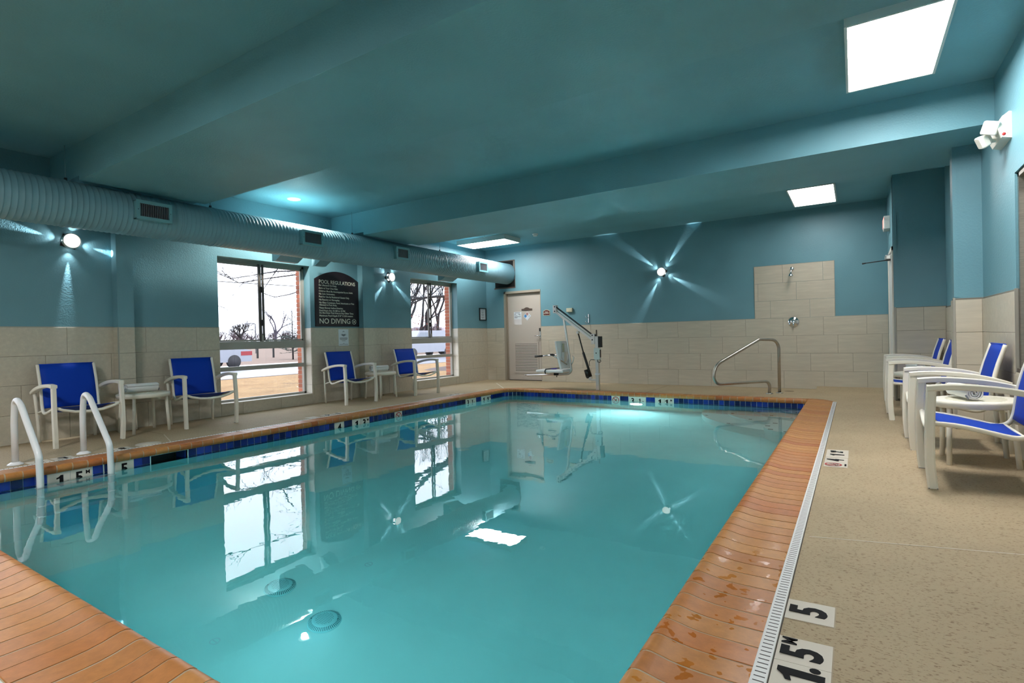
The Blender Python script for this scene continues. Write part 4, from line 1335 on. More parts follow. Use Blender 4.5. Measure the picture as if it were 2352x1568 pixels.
t = thing('mask_notice', 'white paper notice with a face mask symbol taped below the black sign', 'notice', (L, 6.155, 1.06))
XT = L + .010
m = MB(); m.box((XT, 6.049, .922), (XT + .002, 6.261, 1.203)); m.build('sheet', PAPER, t)
XT += .0022
m = MB(); m.prism([(6.115, 1.125), (6.155, 1.118), (6.195, 1.125), (6.19, 1.095), (6.155, 1.08), (6.12, 1.095)], 'x', XT, XT + .0004); m.build('mask_symbol', GREYPRINT, t)
for s_ in (-1, 1):
    m = MB(); m.tube([(XT, 6.155 + s_ * .040, 1.122), (XT, 6.155 + s_ * .058, 1.115), (XT, 6.155 + s_ * .052, 1.102), (XT, 6.155 + s_ * .036, 1.098)], .0018, 4); m.build('mask_loop', GREYPRINT, t)
for (z_, w_) in ((1.172, .03), (1.161, .045), (1.058, .16), (1.047, .17), (1.036, .16), (1.025, .14), (1.005, .08), (.962, .03)):
    m = MB(); m.box((XT, 6.155 - w_ / 2, z_ - .003), (XT + .0004, 6.155 + w_ / 2, z_ + .003)); m.build('printed_line', GREYPRINT, t)
for k in range(7):
    m = MB(); m.box((XT, 6.072 + k * .026, .938), (XT + .0004, 6.084 + k * .026, .952)); m.build('footer_mark', GREYPRINT, t)

t = thing('framed_certificate', 'small black framed certificate on the teal wall by the far corner', 'picture', (L, 10.25, 1.55))
a, b, c, d = 10.117, 10.384, 1.411, 1.704
m = MB(); f = .022
m.box((L, a, c), (L + .022, a + f, d)); m.box((L, b - f, c), (L + .022, b, d)); m.box((L, a + f, c), (L + .022, b - f, c + f)); m.box((L, a + f, d - f), (L + .022, b - f, d)); m.build('frame', BLACKPL, t)
m = MB(); m.box((L, a + f, c + f), (L + .008, b - f, d - f)); m.build('certificate_sheet', PAPER, t)
for (z_, w_) in ((1.645, .03), (1.61, .08), (1.585, .06), (1.55, .10), (1.53, .09), (1.49, .12), (1.465, .05)):
    m = MB(); m.box((L + .008, 10.25 - w_ / 2, z_ - .004), (L + .0086, 10.25 + w_ / 2, z_ + .004)); m.build('printed_line', GREYPRINT, t)

t = thing('room_plaque', 'maroon arched POOL EQUIPMENT plaque beside the putty door', 'plaque', (-5.756, D, 1.53))
P = arch(-5.843, -5.670, 1.466, 1.566, 1.598); m = MB(); m.prism(P, 'y', D - .008, D); m.build('border', BEIGEB, t)
P = arch(-5.832, -5.681, 1.476, 1.560, 1.588); m = MB(); m.prism(P, 'y', D - .010, D - .008); m.build('board', MAROON, t)
text('plaque_text', 'POOL', .030, (-5.756, D - .0108, 1.542), '-y', SIGNT, t, bold=.0006); text('plaque_text', 'EQUIPMENT', .025, (-5.756, D - .0108, 1.515), '-y', SIGNT, t, bold=.0006)

t = thing('beige_wall_box', 'small beige plastic box on the teal wall above the lift arm', 'box', (-5.178, D, 1.56))
m = MB(); m.bbox((-5.247, D - .050, 1.517), (-5.110, D, 1.602), .005); m.build('cover', BEIGEB, t)
m = MB(); m.bbox((-5.21, D - .053, 1.53), (-5.15, D - .049, 1.59), .002); m.build('cover_plate', BEIGEB, t)

t = thing('wall_hook', 'chrome double hook on the teal wall right of the lift', 'hook', (-4.745, D, 1.36))
m = MB(); m.bbox((-4.757, D - .012, 1.262), (-4.733, D, 1.455), .004); m.build('hook_bar', CHROME, t)
for z_ in (1.40, 1.285):
    m = MB(); m.tube([(-4.745, D - .01, z_ - .02), (-4.765, D - .05, z_ - .028), (-4.785, D - .07, z_ - .005), (-4.79, D - .072, z_ + .02)], [.007, .006, .006, .005], 8); m.build('prong', CHROME, t)

# shower
t = thing('wall_shower', 'chrome shower head on the beige tile panel', 'shower', (-.90, D, 2.07))
yb = D - .010
m = MB(); m.lathe([(.034, 0), (.034, .006), (.02, .014), (.0, .016)], (-.90, yb, 2.072), '-y', 24); m.build('flange', CHROME, t)
m = MB(); m.tube(fillet([(-.90, yb, 2.072), (-.90, yb - .10, 2.055), (-.905, yb - .15, 1.975)], .04), .0115, 10); m.build('shower_arm', CHROME, t)
m = MB(); m.lathe([(.012, .05), (.016, .035), (.026, .022), (.038, .0), (.040, -.012), (.034, -.018), (.0, -.02)], (-.906, yb - .155, 1.945), n=24); m.build('spray_head', CHROME, t)
t = thing('shower_valve', 'round chrome shower valve with a lever below the tile panel', 'valve', (-.889, D, 1.152))
m = MB(); m.lathe([(.088, 0), (.088, .004), (.08, .010), (.05, .014), (.035, .03), (.033, .05), (.0, .052)], (-.889, yb, 1.152), '-y', 32); m.build('escutcheon', CHROME, t)
m = MB(); m.tube([(-.889, yb - .05, 1.152), (-.885, yb - .058, 1.10), (-.88, yb - .05, 1.065)], [.014, .011, .009], 8); m.build('lever', CHROME, t)

# exit sign, emergency light
t = thing('exit_sign', 'white EXIT sign with a red glowing face above the side door', 'sign', (BACKX, 9.66, 2.55))
m = MB(); m.bbox((BACKX - .075, 9.52, 2.455), (BACKX, 9.83, 2.642), .006); m.build('housing', ALARM, t)
m = MB(); m.box((BACKX - .077, 9.535, 2.47), (BACKX - .074, 9.815, 2.628)); m.build('face', WHITE, t)
text('exit_letters', 'EXIT', .165, (BACKX - .0775, 9.675, 2.55), '-x', EXITRED, t, bold=.006)

t = thing('emergency_light', 'white twin-head emergency light high on the right wall', 'light', (RX, 5.55, 2.5))
m = MB(); m.prism([(RX, 2.60), (RX - .015, 2.605), (RX - .055, 2.575), (RX - .08, 2.48), (RX - .055, 2.42), (RX, 2.405)], 'y', 5.40, 5.74); bd = m.build('housing', WHITE, t)
m = MB(); m.lathe([(.012, 0), (.009, .003), (0, .004)], (RX - .045, 5.40, 2.44), '-y', 10); m.build('test_button', REDPRINT, t)
m = MB(); m.lathe([(.006, 0), (.004, .003), (0, .004)], (RX - .025, 5.40, 2.445), '-y', 8); m.build('status_led', LEDRED, t)
def lamp_head(c, d, up, sz, nm='lamp_head'):
    c = Vector(c); d = Vector(d).normalized(); u = Vector(up); u = (u - d * u.dot(d)).normalized(); s = d.cross(u)
    m = MB()
    def ring(r, h, k=.28):
        o = []
        for qx, qy, a0 in ((1, 1, 0), (-1, 1, pi / 2), (-1, -1, pi), (1, -1, 1.5 * pi)):
            for i in range(5):
                a = a0 + pi / 2 * i / 4
                o.append(c + s * (qx * r * (1 - k) + r * k * cos(a)) + u * (qy * r * (1 - k) + r * k * sin(a)) + d * h)
        return o
    R = [ring(sz * .45, -.055), ring(sz * .9, -.03), ring(sz, .0), ring(sz, .018), ring(sz * .9, .026)]
    V = [p for r in R for p in r]; F = [(i * 20 + j, i * 20 + (j + 1) % 20, (i + 1) * 20 + (j + 1) % 20, (i + 1) * 20 + j) for i in range(4) for j in range(20)] + [tuple(range(20))[::-1]]
    m.add(V, F); hd = m.build(nm, WHITE, t)
    m = MB(); m.add(ring(sz * .9, .0262), [tuple(range(20))])
    hl = m.build('head_lens', HEADLENS, hd)
    m = MB()
    for k in range(-5, 6):
        a = c + u * (k * sz * .15) + d * .027; w_ = s * sz * .82; h_ = u * .0015
        m.add([a - w_ - h_, a + w_ - h_, a + w_ + h_, a - w_ + h_], [(0, 1, 2, 3)])
    m.build('lens_ribs', WHITE, hd)
lamp_head((RX - .115, 5.43, 2.51), (-.30, -.86, -.30), (.35, -.1, 1), .050)
lamp_head((RX - .15, 5.52, 2.435), (-.92, -.05, -.42), (-.3, -.3, .9), .047)
m = MB(); m.cyl((RX - .07, 5.46, 2.49), (RX - .115, 5.46, 2.49), .015, 10); m.cyl((RX - .07, 5.55, 2.44), (RX - .13, 5.53, 2.44), .015, 10); m.build('swivel', WHITE, t)

t = thing('smoke_detector', 'small white smoke detector on the far ceiling', 'detector', (-5.40, 9.37, CEIL))
m = MB(); m.lathe([(.062, 0), (.062, -.012), (.052, -.022), (.042, -.045), (.03, -.050), (0, -.051)], (-5.40, 9.37, CEIL), n=28, cap=False); m.build('cover', WHITEPL, t)
m = MB(); m.lathe([(.0485, -.027), (.0505, -.030), (.0465, -.035)], (-5.40, 9.37, CEIL), n=28, cap=False); m.build('vent_ring', GREYPRINT, t)
for lb, x, y in (('small sprinkler head by the far right ceiling panel', -.154, 8.62), ('small sprinkler head by the far left ceiling panel', -6.25, 8.80), ('small sprinkler head in the middle of the far ceiling', -3.022, 8.74)):
    t = thing('sprinkler_head', lb, 'sprinkler', (x, y, CEIL), 'ceiling sprinkler heads')
    m = MB(); m.lathe([(.032, 0), (.03, -.005), (.012, -.008)], (x, y, CEIL), n=16, cap=False); m.build('cup', DUCTM, t)
    m = MB(); m.lathe([(.008, -.005), (.006, -.04), (.018, -.043), (.018, -.046), (0, -.047)], (x, y, CEIL), n=12, cap=False); m.build('deflector', CHROME, t)
t = thing('access_cover', 'round deck access cover under the table between the two nearest chairs', 'cover', (-6.07, 2.56, 0))
m = MB(); m.lathe([(.112, .0), (.110, .0035), (0, .0035)], (-6.07, 2.56, 0), n=32, cap=False); m.build('disc', JOINT, t)
t = thing('access_cover', 'small round dark deck cover beside the stainless handrail', 'cover', (-.93, 9.91, 0))
m = MB(); m.lathe([(.075, .0), (.072, .003), (0, .003)], (-.93, 9.91, 0), n=28, cap=False); m.build('disc', JOINTD, t)

# ================================================================== POOL LADDER, HANDRAIL, LIFT
t = thing('pool_ladder', 'white pool ladder with two arched rails at the near left edge', 'ladder', (-5.8, 1.78, 0))
for y in (1.545, 2.03):
    pts = fillet([(-6.105, y, 0), (-6.105, y, .36), (-6.06, y, .58), (-5.93, y, .53), (-5.535, y, .135), (-5.525, y, -.05), (-5.525, y, -1.25)], [.12, .11, .14, .12, .2], 8)
    m = MB(); m.tube(pts, .0245, 14); m.build('rail', WHITEPL, t)
    m = MB(); m.lathe([(.056, .0), (.055, .006), (.045, .012), (.030, .022), (.026, .024)], (-6.105, y, .002), n=28, cap=False); m.build('base_flange', WHITEPL, t)
for z_ in (-.165, -.45, -.74, -1.03):
    m = MB(); m.bbox((-5.575, 1.52, z_ - .02), (-5.475, 2.055, z_), .006); m.build('tread', WHITEPL, t)

t = thing('pool_handrail', 'brushed stainless handrail loop beside the corner pool steps', 'rail', (-1.04, 9.55, 0))
def hp(s, z): return (-1.035 - .6 * s, 9.56 - .8 * s, z)
pts = fillet([hp(0, 0), hp(0, .862), hp(.40, .876), hp(1.28, .50), hp(1.33, .21), hp(.20, .205), hp(.215, 0)], [.16, .12, .22, .12, .14], 8)
m = MB(); m.tube(pts, .0235, 14); m.build('rail', BRUSHED, t)
for s in (0, .215):
    q = hp(s, 0); m = MB(); m.lathe([(.052, .0), (.052, .012), (.045, .016), (.026, .018)], q, n=28, cap=False); m.build('base_flange', BRUSHED, t)

LY = 9.03
t = thing('pool_lift', 'steel pool lift with a white hanging seat by the putty door', 'lift', (-3.955, LY, 0))
m = MB(); m.bbox((-3.985, LY - .03, 0), (-3.925, LY + .03, .985), .004); m.build('mast', STEEL, t)
m = MB(); m.bbox((-3.995, LY - .036, .28), (-3.915, LY + .036, .31), .003); m.build('mast_label', PAPER, t)
m = MB(); m.bbox((-3.972, LY - .012, .985), (-3.952, LY + .012, 1.10), .003); m.build('mast_pin', BROWN, t)
m = MB(); m.bbox((-3.925, LY - .028, .78), (-3.86, LY + .028, .98), .006); m.build('battery', BLACKPL, t)
m = MB(); m.bbox((-3.985, LY - .10, .56), (-3.87, LY - .02, .77), .008); cb = m.build('control_box', ALARM, t)
m = MB(); m.box((-3.869, LY - .088, .60), (-3.866, LY - .035, .74)); m.build('control_panel', BLACKPL, cb)
m = MB(); m.lathe([(.012, 0), (.008, .004), (0, .005)], (-3.935, LY - .10, .68), '-y', 12); m.build('control_knob', BLACKPL, cb)
pA = (-4.03, LY, .955); pB = (-4.79, LY, 1.515)
for dy in (-.035, .035):
    m = MB(); m.bbox((-4.055, LY + dy - .006, .84), (-3.985, LY + dy + .006, 1.03), .003); m.build('pivot_plate', STEEL, t)
    m = MB(); m.bbox((-4.83, LY + dy - .006, 1.44), (-4.76, LY + dy + .006, 1.59), .003); m.build('head_plate', STEEL, t)
sq = [(-1, -1), (1, -1), (1, 1), (-1, 1)]
m = MB(); m.tube([(-4.03, LY, .915), (-4.795, LY, 1.475)], .021, prof=sq, smooth=False); m.build('lower_boom', STEEL, t)
m = MB(); m.tube([(-4.025, LY, 1.0), (-4.785, LY, 1.56)], .010, prof=sq, smooth=False); m.build('upper_link', DARKM, t)
m = MB(); m.tube([(-4.028, LY, .965), (-4.79, LY, 1.525)], .008, prof=sq, smooth=False); m.build('upper_link', STEEL, t)
for p in ((-4.03, 1.0), (-4.03, .92), (-4.79, 1.56), (-4.79, 1.475)):
    m = MB(); m.cyl((p[0], LY - .05, p[1]), (p[0], LY + .05, p[1]), .012, 10); m.build('pivot_bolt', DARKM, t)
m = MB(); m.tube([(-3.99, LY, 1.0), (-3.965, LY, .985), (-4.02, LY, 1.02)], .014, 8); m.build('cap', DARKM, t)
hang = fillet([(-4.775, LY, 1.46), (-4.625, LY, 1.33), (-4.475, LY, .29), (-4.72, LY, .275), (-5.47, LY, .245)], [.07, .10, .12, .2], 7)
m = MB(); m.tube(hang, .022, 12); m.build('hanger_tube', STEEL, t)
m = MB(); m.tube([(-5.44, LY - .10, .248), (-5.48, LY - .04, .246), (-5.48, LY + .04, .246), (-5.44, LY + .10, .248)], .012, 8); m.build('foot_rest', CHROME, t)
m = MB(); m.bbox((-5.14, LY - .22, .315), (-4.56, LY + .22, .372), .022); m.build('seat', WHITEPL, t)
m = MB(); m.tube([(-4.60, LY, .385), (-4.66, LY, .62), (-4.70, LY, .905)], 1.0, prof=[(-.21, -.018), (.21, -.018), (.21, .018), (-.21, .018)], up=(1, 0, 0), smooth=False); bk = m.build('backrest', WHITEPL, t)
m = MB(); m.bbox((-4.64, LY - .09, .52), (-4.585, LY + .03, .70), .006); m.build('back_bracket', STEEL, t)
m = MB(); m.bbox((-4.655, LY - .03, .68), (-4.635, LY + .03, .86), .006); m.build('back_rib', BEIGEB, t)
for dy in (-.235, .235):
    pts = fillet([(-4.53, LY + dy * .4, .47), (-4.70, LY + dy, .62), (-4.78, LY + dy, .645), (-5.10, LY + dy, .625)], [.06, .06], 5)
    m = MB(); m.tube(pts, .013, 10); ar = m.build('arm_rest', CHROME, t)
    m = MB(); m.cyl((-4.97, LY + dy, .633), (-5.13, LY + dy, .624), .019, 12); m.build('arm_grip', BLACKPL, ar)
    m = MB(); m.bbox((-4.80, LY + dy - .02, .645), (-4.74, LY + dy + .02, .675), .005); m.build('arm_pad', BLACKPL, ar)
m = MB(); m.tube([(-4.92, LY - .225, .30), (-4.93, LY - .232, .345), (-4.92, LY - .215, .382), (-4.86, LY - .1, .388), (-4.74, LY + .08, .39), (-4.66, LY + .18, .395)], .012, 6); m.build('belt', BLACKPL, t)
m = MB(); m.bbox((-4.88, LY - .12, .378), (-4.76, LY - .05, .396), .006); m.build('belt_pad', PURPLE, t)
m = MB(); m.tube([(-4.475, LY - .02, .46), (-4.44, LY - .02, .52), (-4.42, LY - .02, .60), (-4.45, LY - .02, .625)], .010, 8); m.build('push_handle', STEEL, t)
m = MB(); m.bbox((-4.85, LY - .03, .255), (-4.75, LY + .03, .30), .005); m.cyl((-4.80, LY, .26), (-4.80, LY, .22), .008, 8); m.build('seat_clamp', DARKM, t)
m = MB(); m.cyl((-4.335, LY, 1.07), (-4.225, LY, .66), .013, 10); ac = m.build('actuator', BLACKPL, t)
m = MB(); m.cyl((-4.235, LY, .69), (-4.09, LY, .245), .023, 12); m.build('actuator_tube', BLACKPL, ac)
m = MB(); m.cyl((-4.185, LY, .37), (-4.15, LY, .25), .042, 14); m.cyl((-4.15, LY, .25), (-4.14, LY, .215), .045, 14, .03); m.build('actuator_motor', BLACKPL, ac)
m = MB(); m.bbox((-4.355, LY - .03, 1.04), (-4.31, LY + .03, 1.085), .004); m.build('actuator_clevis', STEEL, ac)
m = MB(); m.bbox((-4.09, LY - .025, .175), (-3.98, LY + .025, .20), .003); m.bbox((-4.13, LY - .02, .18), (-4.07, LY + .02, .235), .003); m.build('actuator_foot', STEEL, ac)
m = MB(); m.tube([(-4.10, LY - .03, .44), (-4.10, LY - .04, .52), (-4.06, LY - .05, .56), (-3.99, LY - .05, .555)], .006, 6); m.tube([(-3.93, LY - .06, .56), (-3.93, LY - .06, .52), (-3.88, LY - .06, .51), (-3.86, LY - .06, .535), (-3.885, LY - .06, .56)], .007, 6); m.build('cable', BLACKPL, t)

# ================================================================== CHAIRS, TABLES, TOWELS
RRECT = [(-1, -.6), (-.8, -.9), (.8, -.9), (1, -.6), (1, .6), (.8, .9), (-.8, .9), (-1, .6)]
def make_chair():
    t = thing('pool_chair', 'x', 'chair', (0, 0, 0), 'blue sling pool chairs')
    for s in (-1, 1):
        m = MB(); m.tube(smooth_path([(s * .287, .302, 0), (s * .292, .310, .15), (s * .293, .306, .32), (s * .291, .296, .48), (s * .289, .284, .624)], 3), 1, prof=[(a * .019, b * .028) for a, b in RRECT], up=(0, 1, 0), smooth=False)
        m.cur = 1; m.box((s * .287 - .019, .278, -.0), (s * .287 + .019, .326, .004)); m.cur = 0
        m.build('front_leg', [CREAM, GREYPRINT], t)
        m = MB(); pts = [(s * .289, .307, .612), (s * .289, .20, .619), (s * .290, .06, .612), (s * .291, -.08, .592), (s * .292, -.20, .562), (s * .292, -.30, .528)]
        pts = smooth_path(pts, 4)
        m.tube(pts, [1] * (len(pts) - 4) + [.97, .93, .88, .8], prof=[(a * .026, b * .020) for a, b in RRECT], up=(0, 0, 1), smooth=False); m.build('armrest', CREAM, t)
        m = MB(); m.tube([(s * .246, -.290, 0), (s * .250, -.296, .18), (s * .262, -.288, .36), (s * .284, -.262, .535)], .0165, 10); m.build('rear_leg', CREAM, t)
        rail = [(-.288, .822), (-.268, .76), (-.238, .67), (-.212, .57), (-.196, .48), (-.185, .41), (-.170, .360), (-.140, .328), (-.10, .318), (-.05, .326), (.02, .345), (.10, .366), (.18, .382), (.26, .392), (.295, .395)]
        m = MB(); m.tube(smooth_path([(s * .247, y, z) if y < .2 else (s * (.247 + .035 * (y - .2) / .095), y, z) for y, z in rail], 2), .0150, 10); m.build('side_rail', CREAM, t)
        m = MB(); m.tube([(s * .255, -.290, .312), (s * .249, -.16, .345)], .010, 8); m.build('rear_link', CREAM, t)
    m = MB(); m.tube([(-.285, .292, .405), (-.22, .294, .372), (-.12, .296, .345), (0, .296, .336), (.12, .296, .345), (.22, .294, .372), (.285, .292, .405)], .0145, 10); m.build('front_stretcher', CREAM, t)
    def sling(nm, path, up):
        # tensioned cloth: sags a little between the rails
        nx_ = 8; V = []; k = len(path)
        nrm = []
        for i in range(k):
            a = Vector(path[max(0, i - 1)]); b = Vector(path[min(k - 1, i + 1)]); d = (b - a).normalized(); nrm.append(Vector((-d.y, d.x)))
        for side in (0, 1):
            for i, (y, z) in enumerate(path):
                for j in range(nx_ + 1):
                    x = -.243 + .486 * j / nx_; sag = .014 * (1 - (x / .243) ** 2) * sin(pi * min(max(i / (k - 1), .12), .88))
                    q = nrm[i] * (sag * up + (.002 if side else -.002))
                    V.append((x, y + q.x, z + q.y))
        F = []; w_ = nx_ + 1; o = k * w_
        for i in range(k - 1):
            for j in range(nx_):
                a = i * w_ + j; F += [(a, a + 1, a + w_ + 1, a + w_), (o + a, o + a + w_, o + a + w_ + 1, o + a + 1)]
        for i in range(k - 1):
            for j in (0, nx_):
                a = i * w_ + j; F.append((a, a + w_, o + a + w_, o + a))
        for j in range(nx_):
            for i in (0, k - 1):
                a = i * w_ + j; F.append((a, a + 1, o + a + 1, o + a))
        m = MB(); m.add(V, F, True); return m.build(nm, SLING, t)
    sling('back_sling', [(-.290, .828), (-.266, .76), (-.236, .67), (-.210, .57), (-.194, .48), (-.183, .41), (-.172, .366)], 1)
    sling('seat_sling', [(-.125, .330), (-.06, .330), (.02, .350), (.10, .371), (.18, .387), (.25, .396)], -1)
    m = MB(); m.tube([(-.243, -.287, .822), (.243, -.287, .822)], .008, 8); m.build('top_bar', SLING, t)
    m = MB(); m.tube([(-.243, -.13, .326), (.243, -.13, .326)], .009, 8); m.build('rear_bar', CREAM, t)
    return t
chair0 = make_chair()
TILT = math.atan(.035 / 1.2)
def place(o, x, y, ang, z=None, right=False):
    """ang: heading in degrees (0 = facing +X)"""
    zz = fz(x) if z is None else z
    M = Matrix.Rotation(radians(ang - 90), 4, 'Z')
    if right: M = Matrix.Rotation(-TILT, 4, 'Y') @ M
    M.translation = (x, y, zz)
    o.matrix_world = M
CH = [(-6.985, 2.285, 0, 'blue sling chair nearest the pool ladder, left of the first table'),
      (-6.955, 3.545, -6, 'blue sling chair in front of the near window'),
      (-6.955, 5.895, -4, 'blue sling chair below the black sign and paper notice'),
      (-6.870, 7.350, -3, 'blue sling chair in front of the far window'),
      (.690, 4.410, 180, 'blue sling chair at the right wall closest to the camera'),
      (.690, 5.640, 180, 'blue sling chair between the round table and the wall column'),
      (.625, 7.310, 180, 'blue sling chair just beyond the wall column'),
      (.655, 8.560, 180, 'blue sling chair against the alcove wall, last in the right row')]
for i, (x, y, a, lb) in enumerate(CH):
    o = chair0 if i == 0 else copy_tree(chair0)
    o['label'] = lb
    place(o, x, y, a, right=i > 3)

def make_table():
    t = thing('side_table', 'x', 'table', (0, 0, 0), 'round cream side tables')
    m = MB(); m.lathe([(.0, .452), (.252, .452), (.262, .446), (.265, .436), (.262, .405), (.255, .402), (.250, .420), (.0, .424)], n=48, cap=False); m.build('table_top', CREAM, t)
    m = MB()
    for i in range(-5, 6):
        x = i * .042
        for (y0, y1) in ((-.17, -.015), (.015, .17)):
            if abs(x) < .2: m.box((x - .008, y0 * (1 - (abs(x) / .3) ** 2), .4518), (x + .008, y1 * (1 - (abs(x) / .3) ** 2), .4526))
    o = m.build('top_slots', BEIGEB, t); o['kind'] = 'stuff'
    for a in range(4):
        q = pi / 4 + a * pi / 2
        m = MB(); m.tube([(.262 * cos(q), .262 * sin(q), 0), (.235 * cos(q), .235 * sin(q), .42)], .0165, 12); m.build('leg', CREAM, t)
    return t
tab0 = make_table()
TB = [(-7.03, 2.93, 0, 'round side table between the two nearest left chairs'), (-6.965, 6.59, 0, 'round side table between the far pair of left chairs'),
      (.735, 5.03, 0, 'round slatted side table in front of the right wall near the camera'), (.66, 7.94, 0, 'round side table half hidden between the last two right chairs')]
for i, (x, y, a, lb) in enumerate(TB):
    o = tab0 if i == 0 else copy_tree(tab0)
    o['label'] = lb
    place(o, x, y, a, right=i > 1)

def make_towel():
    t = thing('rolled_towel', 'x', 'towel', (0, 0, 0), 'rolled white towels')
    turns, r0, r1, th = 3.6, .010, .056, .0095
    n = 90; A = []
    for i in range(n + 1):
        a = 2 * pi * turns * i / n; r = r0 + (r1 - r0) * (i / n) ** .9
        A.append((a, r))
    hl = .165; V = []; rows_ = [(-hl, -.008), (-hl + .006, 0), (-hl * .4, .001), (hl * .4, -.001), (hl - .006, 0), (hl, -.008)]
    W = 2 * len(rows_)
    for (a, r) in A:
        wob = .0016 * sin(a * 2.3)
        for (x, dr) in rows_: V.append((x + .004 * sin(a * 1.7) * (1 if abs(x) > .1 else 0), (r + wob + dr * .3) * cos(a), (r + wob + dr * .3) * sin(a)))
        for (x, dr) in reversed(rows_): V.append((x + .004 * sin(a * 1.7) * (1 if abs(x) > .1 else 0), (r - th + wob * .5) * cos(a), (r - th + wob * .5) * sin(a)))
    F = [(i * W + j, i * W + (j + 1) % W, (i + 1) * W + (j + 1) % W, (i + 1) * W + j) for i in range(n) for j in range(W)] + [tuple(range(W)), tuple(range(n * W, (n + 1) * W))]
    m = MB(); m.add(V, F, True); m.build('terry_roll', TOWEL, t)
    m = MB(); m.box((hl - .004, -.014, -.056), (hl + .004, .018, -.048)); m.build('towel_tag', GREYPRINT, t)
    return t
tw0 = make_towel()
TW = [(-7.05, 2.92, 90, -1, 'rolled white towel on the nearest left table'), (-6.99, 6.58, 75, -1, 'rolled white towel on the far left table'), (.655, 5.02, -76, 1, 'rolled white towel on the slatted table with its coiled end showing'), (.60, 7.93, -76, 1, 'rolled white towel on the half hidden far right table')]
for i, (x, y, a, s, lb) in enumerate(TW):
    o = tw0 if i == 0 else copy_tree(tw0)
    o['label'] = lb
    tz = fz(.735 if i == 2 else .66) if s > 0 else 0
    tz += (x - (.735 if i == 2 else .66)) * .029 if s > 0 else 0
    o.location = (x, y, tz + .4525 + .057); o.rotation_euler = (radians(-60), 0, radians(a))

# ================================================================== OUTSIDE THE WINDOWS
m = MB()
G = -.15
m.quad((-7.76, -20, G), (-7.76, 60, G), (-17.0, 60, G), (-17.0, -20, G))
struct(m.build('lawn', GRASS))
m = MB(); m.box((-27.5, -60, G - .3), (-17.0, 140, G - .03)); struct(m.build('road', ROAD))
m = MB(); m.box((-17.25, -60, G - .2), (-17.0, 140, G + .02)); struct(m.build('kerb', ROAD))
m = MB(); m.quad((-27.5, -80, G), (-27.5, 160, G), (-60, 160, .75), (-60, -80, .75)); m.quad((-60, -80, .75), (-60, 160, .75), (-200, 260, .9), (-200, -80, .9)); struct(m.build('far_verge', VERGE))
# brick return of the outer wall beside each window
m = MB(); m.box((-7.76, FY - .2, -.3), (-7.60, WINS[2][0] - .01, 3.3))
wb = struct(MB().box((-7.752, WINS[0][1] + .012, -.3), (-7.60, WINS[1][0] - .07, 3.4)).build('wall_brick', MORTAR))
wb2 = struct(MB().box((-7.752, WINS[1][1] + .012, -.3), (-7.60, 11.5, 3.4)).build('wall_brick', MORTAR))
wb3 = struct(MB().box((-7.752, WINS[2][1] + .012, -.3), (-7.60, WINS[0][0] - .07, 3.4)).build('wall_brick', MORTAR))
BRM = MB().box((0, 0, 0), (.15, .008, .062)).mesh('brick', BRICK)
for w_, y_ in ((wb, WINS[0][1]), (wb2, WINS[1][1])):
    z_ = SILL - .06
    while z_ < 2.3:
        inst(BRM, 'brick', (-7.756, y_ + .004, z_), w_); z_ += .0735
# low eaves keep the sky out of the wall tops
struct(MB().box((-7.9, FY - .2, 3.25), (1.3, 10.8, 3.4)).build('roof_slab', FARW))

def grow(mb, p, d, l, r, depth, rnd, spread=.55, droop=0.0, twigs=True, shrink=.72, kids_=(2, 3)):
    """one branch as a bent tapering tube, then its children"""
    p = Vector(p); d = Vector(d).normalized()
    pts = [p]; q = p; dd = d
    for k in range(3):
        dd = (dd + Vector((rnd.uniform(-.18, .18), rnd.uniform(-.18, .18), rnd.uniform(-.12, .14) - droop))).normalized()
        q = q + dd * l / 3; pts.append(q)
    mb.tube(pts, [r, r * .88, r * .76, r * .62], 5 if r > .02 else 3, False, True)
    if depth <= 0: return
    n = rnd.randint(*kids_)
    for k in range(n):
        t_ = rnd.uniform(.45, 1.0) if k else 1.0
        i = min(2, int(t_ * 3)); s = pts[i] + (pts[i + 1] - pts[i]) * (t_ * 3 - i)
        a = Vector((rnd.uniform(-1, 1), rnd.uniform(-1, 1), rnd.uniform(-.5, 1)))
        nd = (dd + (a - dd * a.dot(dd)).normalized() * spread * rnd.uniform(.6, 1.3)).normalized()
        grow(mb, s, nd, l * shrink * rnd.uniform(.8, 1.15), r * .58, depth - 1, rnd, spread, droop, twigs, shrink, kids_)
def bare_tree(label, x, y, z, h, r, depth, seed, mt, nm='bare_tree', spread=.55, stems=1, kids_=(2, 3), group='bare trees across the road', lean=(0, 0)):
    rnd = random.Random(seed)
    t = thing(nm, label, 'tree', (x, y, z), group)
    m = MB()
    for s in range(stems):
        d = (lean[0] + rnd.uniform(-.25, .25) * (stems > 1), lean[1] + rnd.uniform(-.25, .25) * (stems > 1), 1)
        grow(m, (x, y, z - .1), d, h * .34, r, depth, rnd, spread, 0, True, .74, kids_)
    m.build('branches', mt, t)
    return t
bare_tree('bushy bare tree left of centre in the near window', -60, 35.4, .7, 3.6, .24, 6, 3, BARK, spread=.8, kids_=(3, 3))
bare_tree('tall pale bare tree right of the near window mullion', -60, 39.6, .7, 5.0, .19, 6, 11, TWIG, spread=.45, kids_=(2, 3))
bare_tree('thin bare tree at the left edge of the near window', -56, 29.0, .7, 3.0, .15, 5, 5, TWIG, spread=.6, kids_=(3, 3))
rnd = random.Random(77); m = MB()
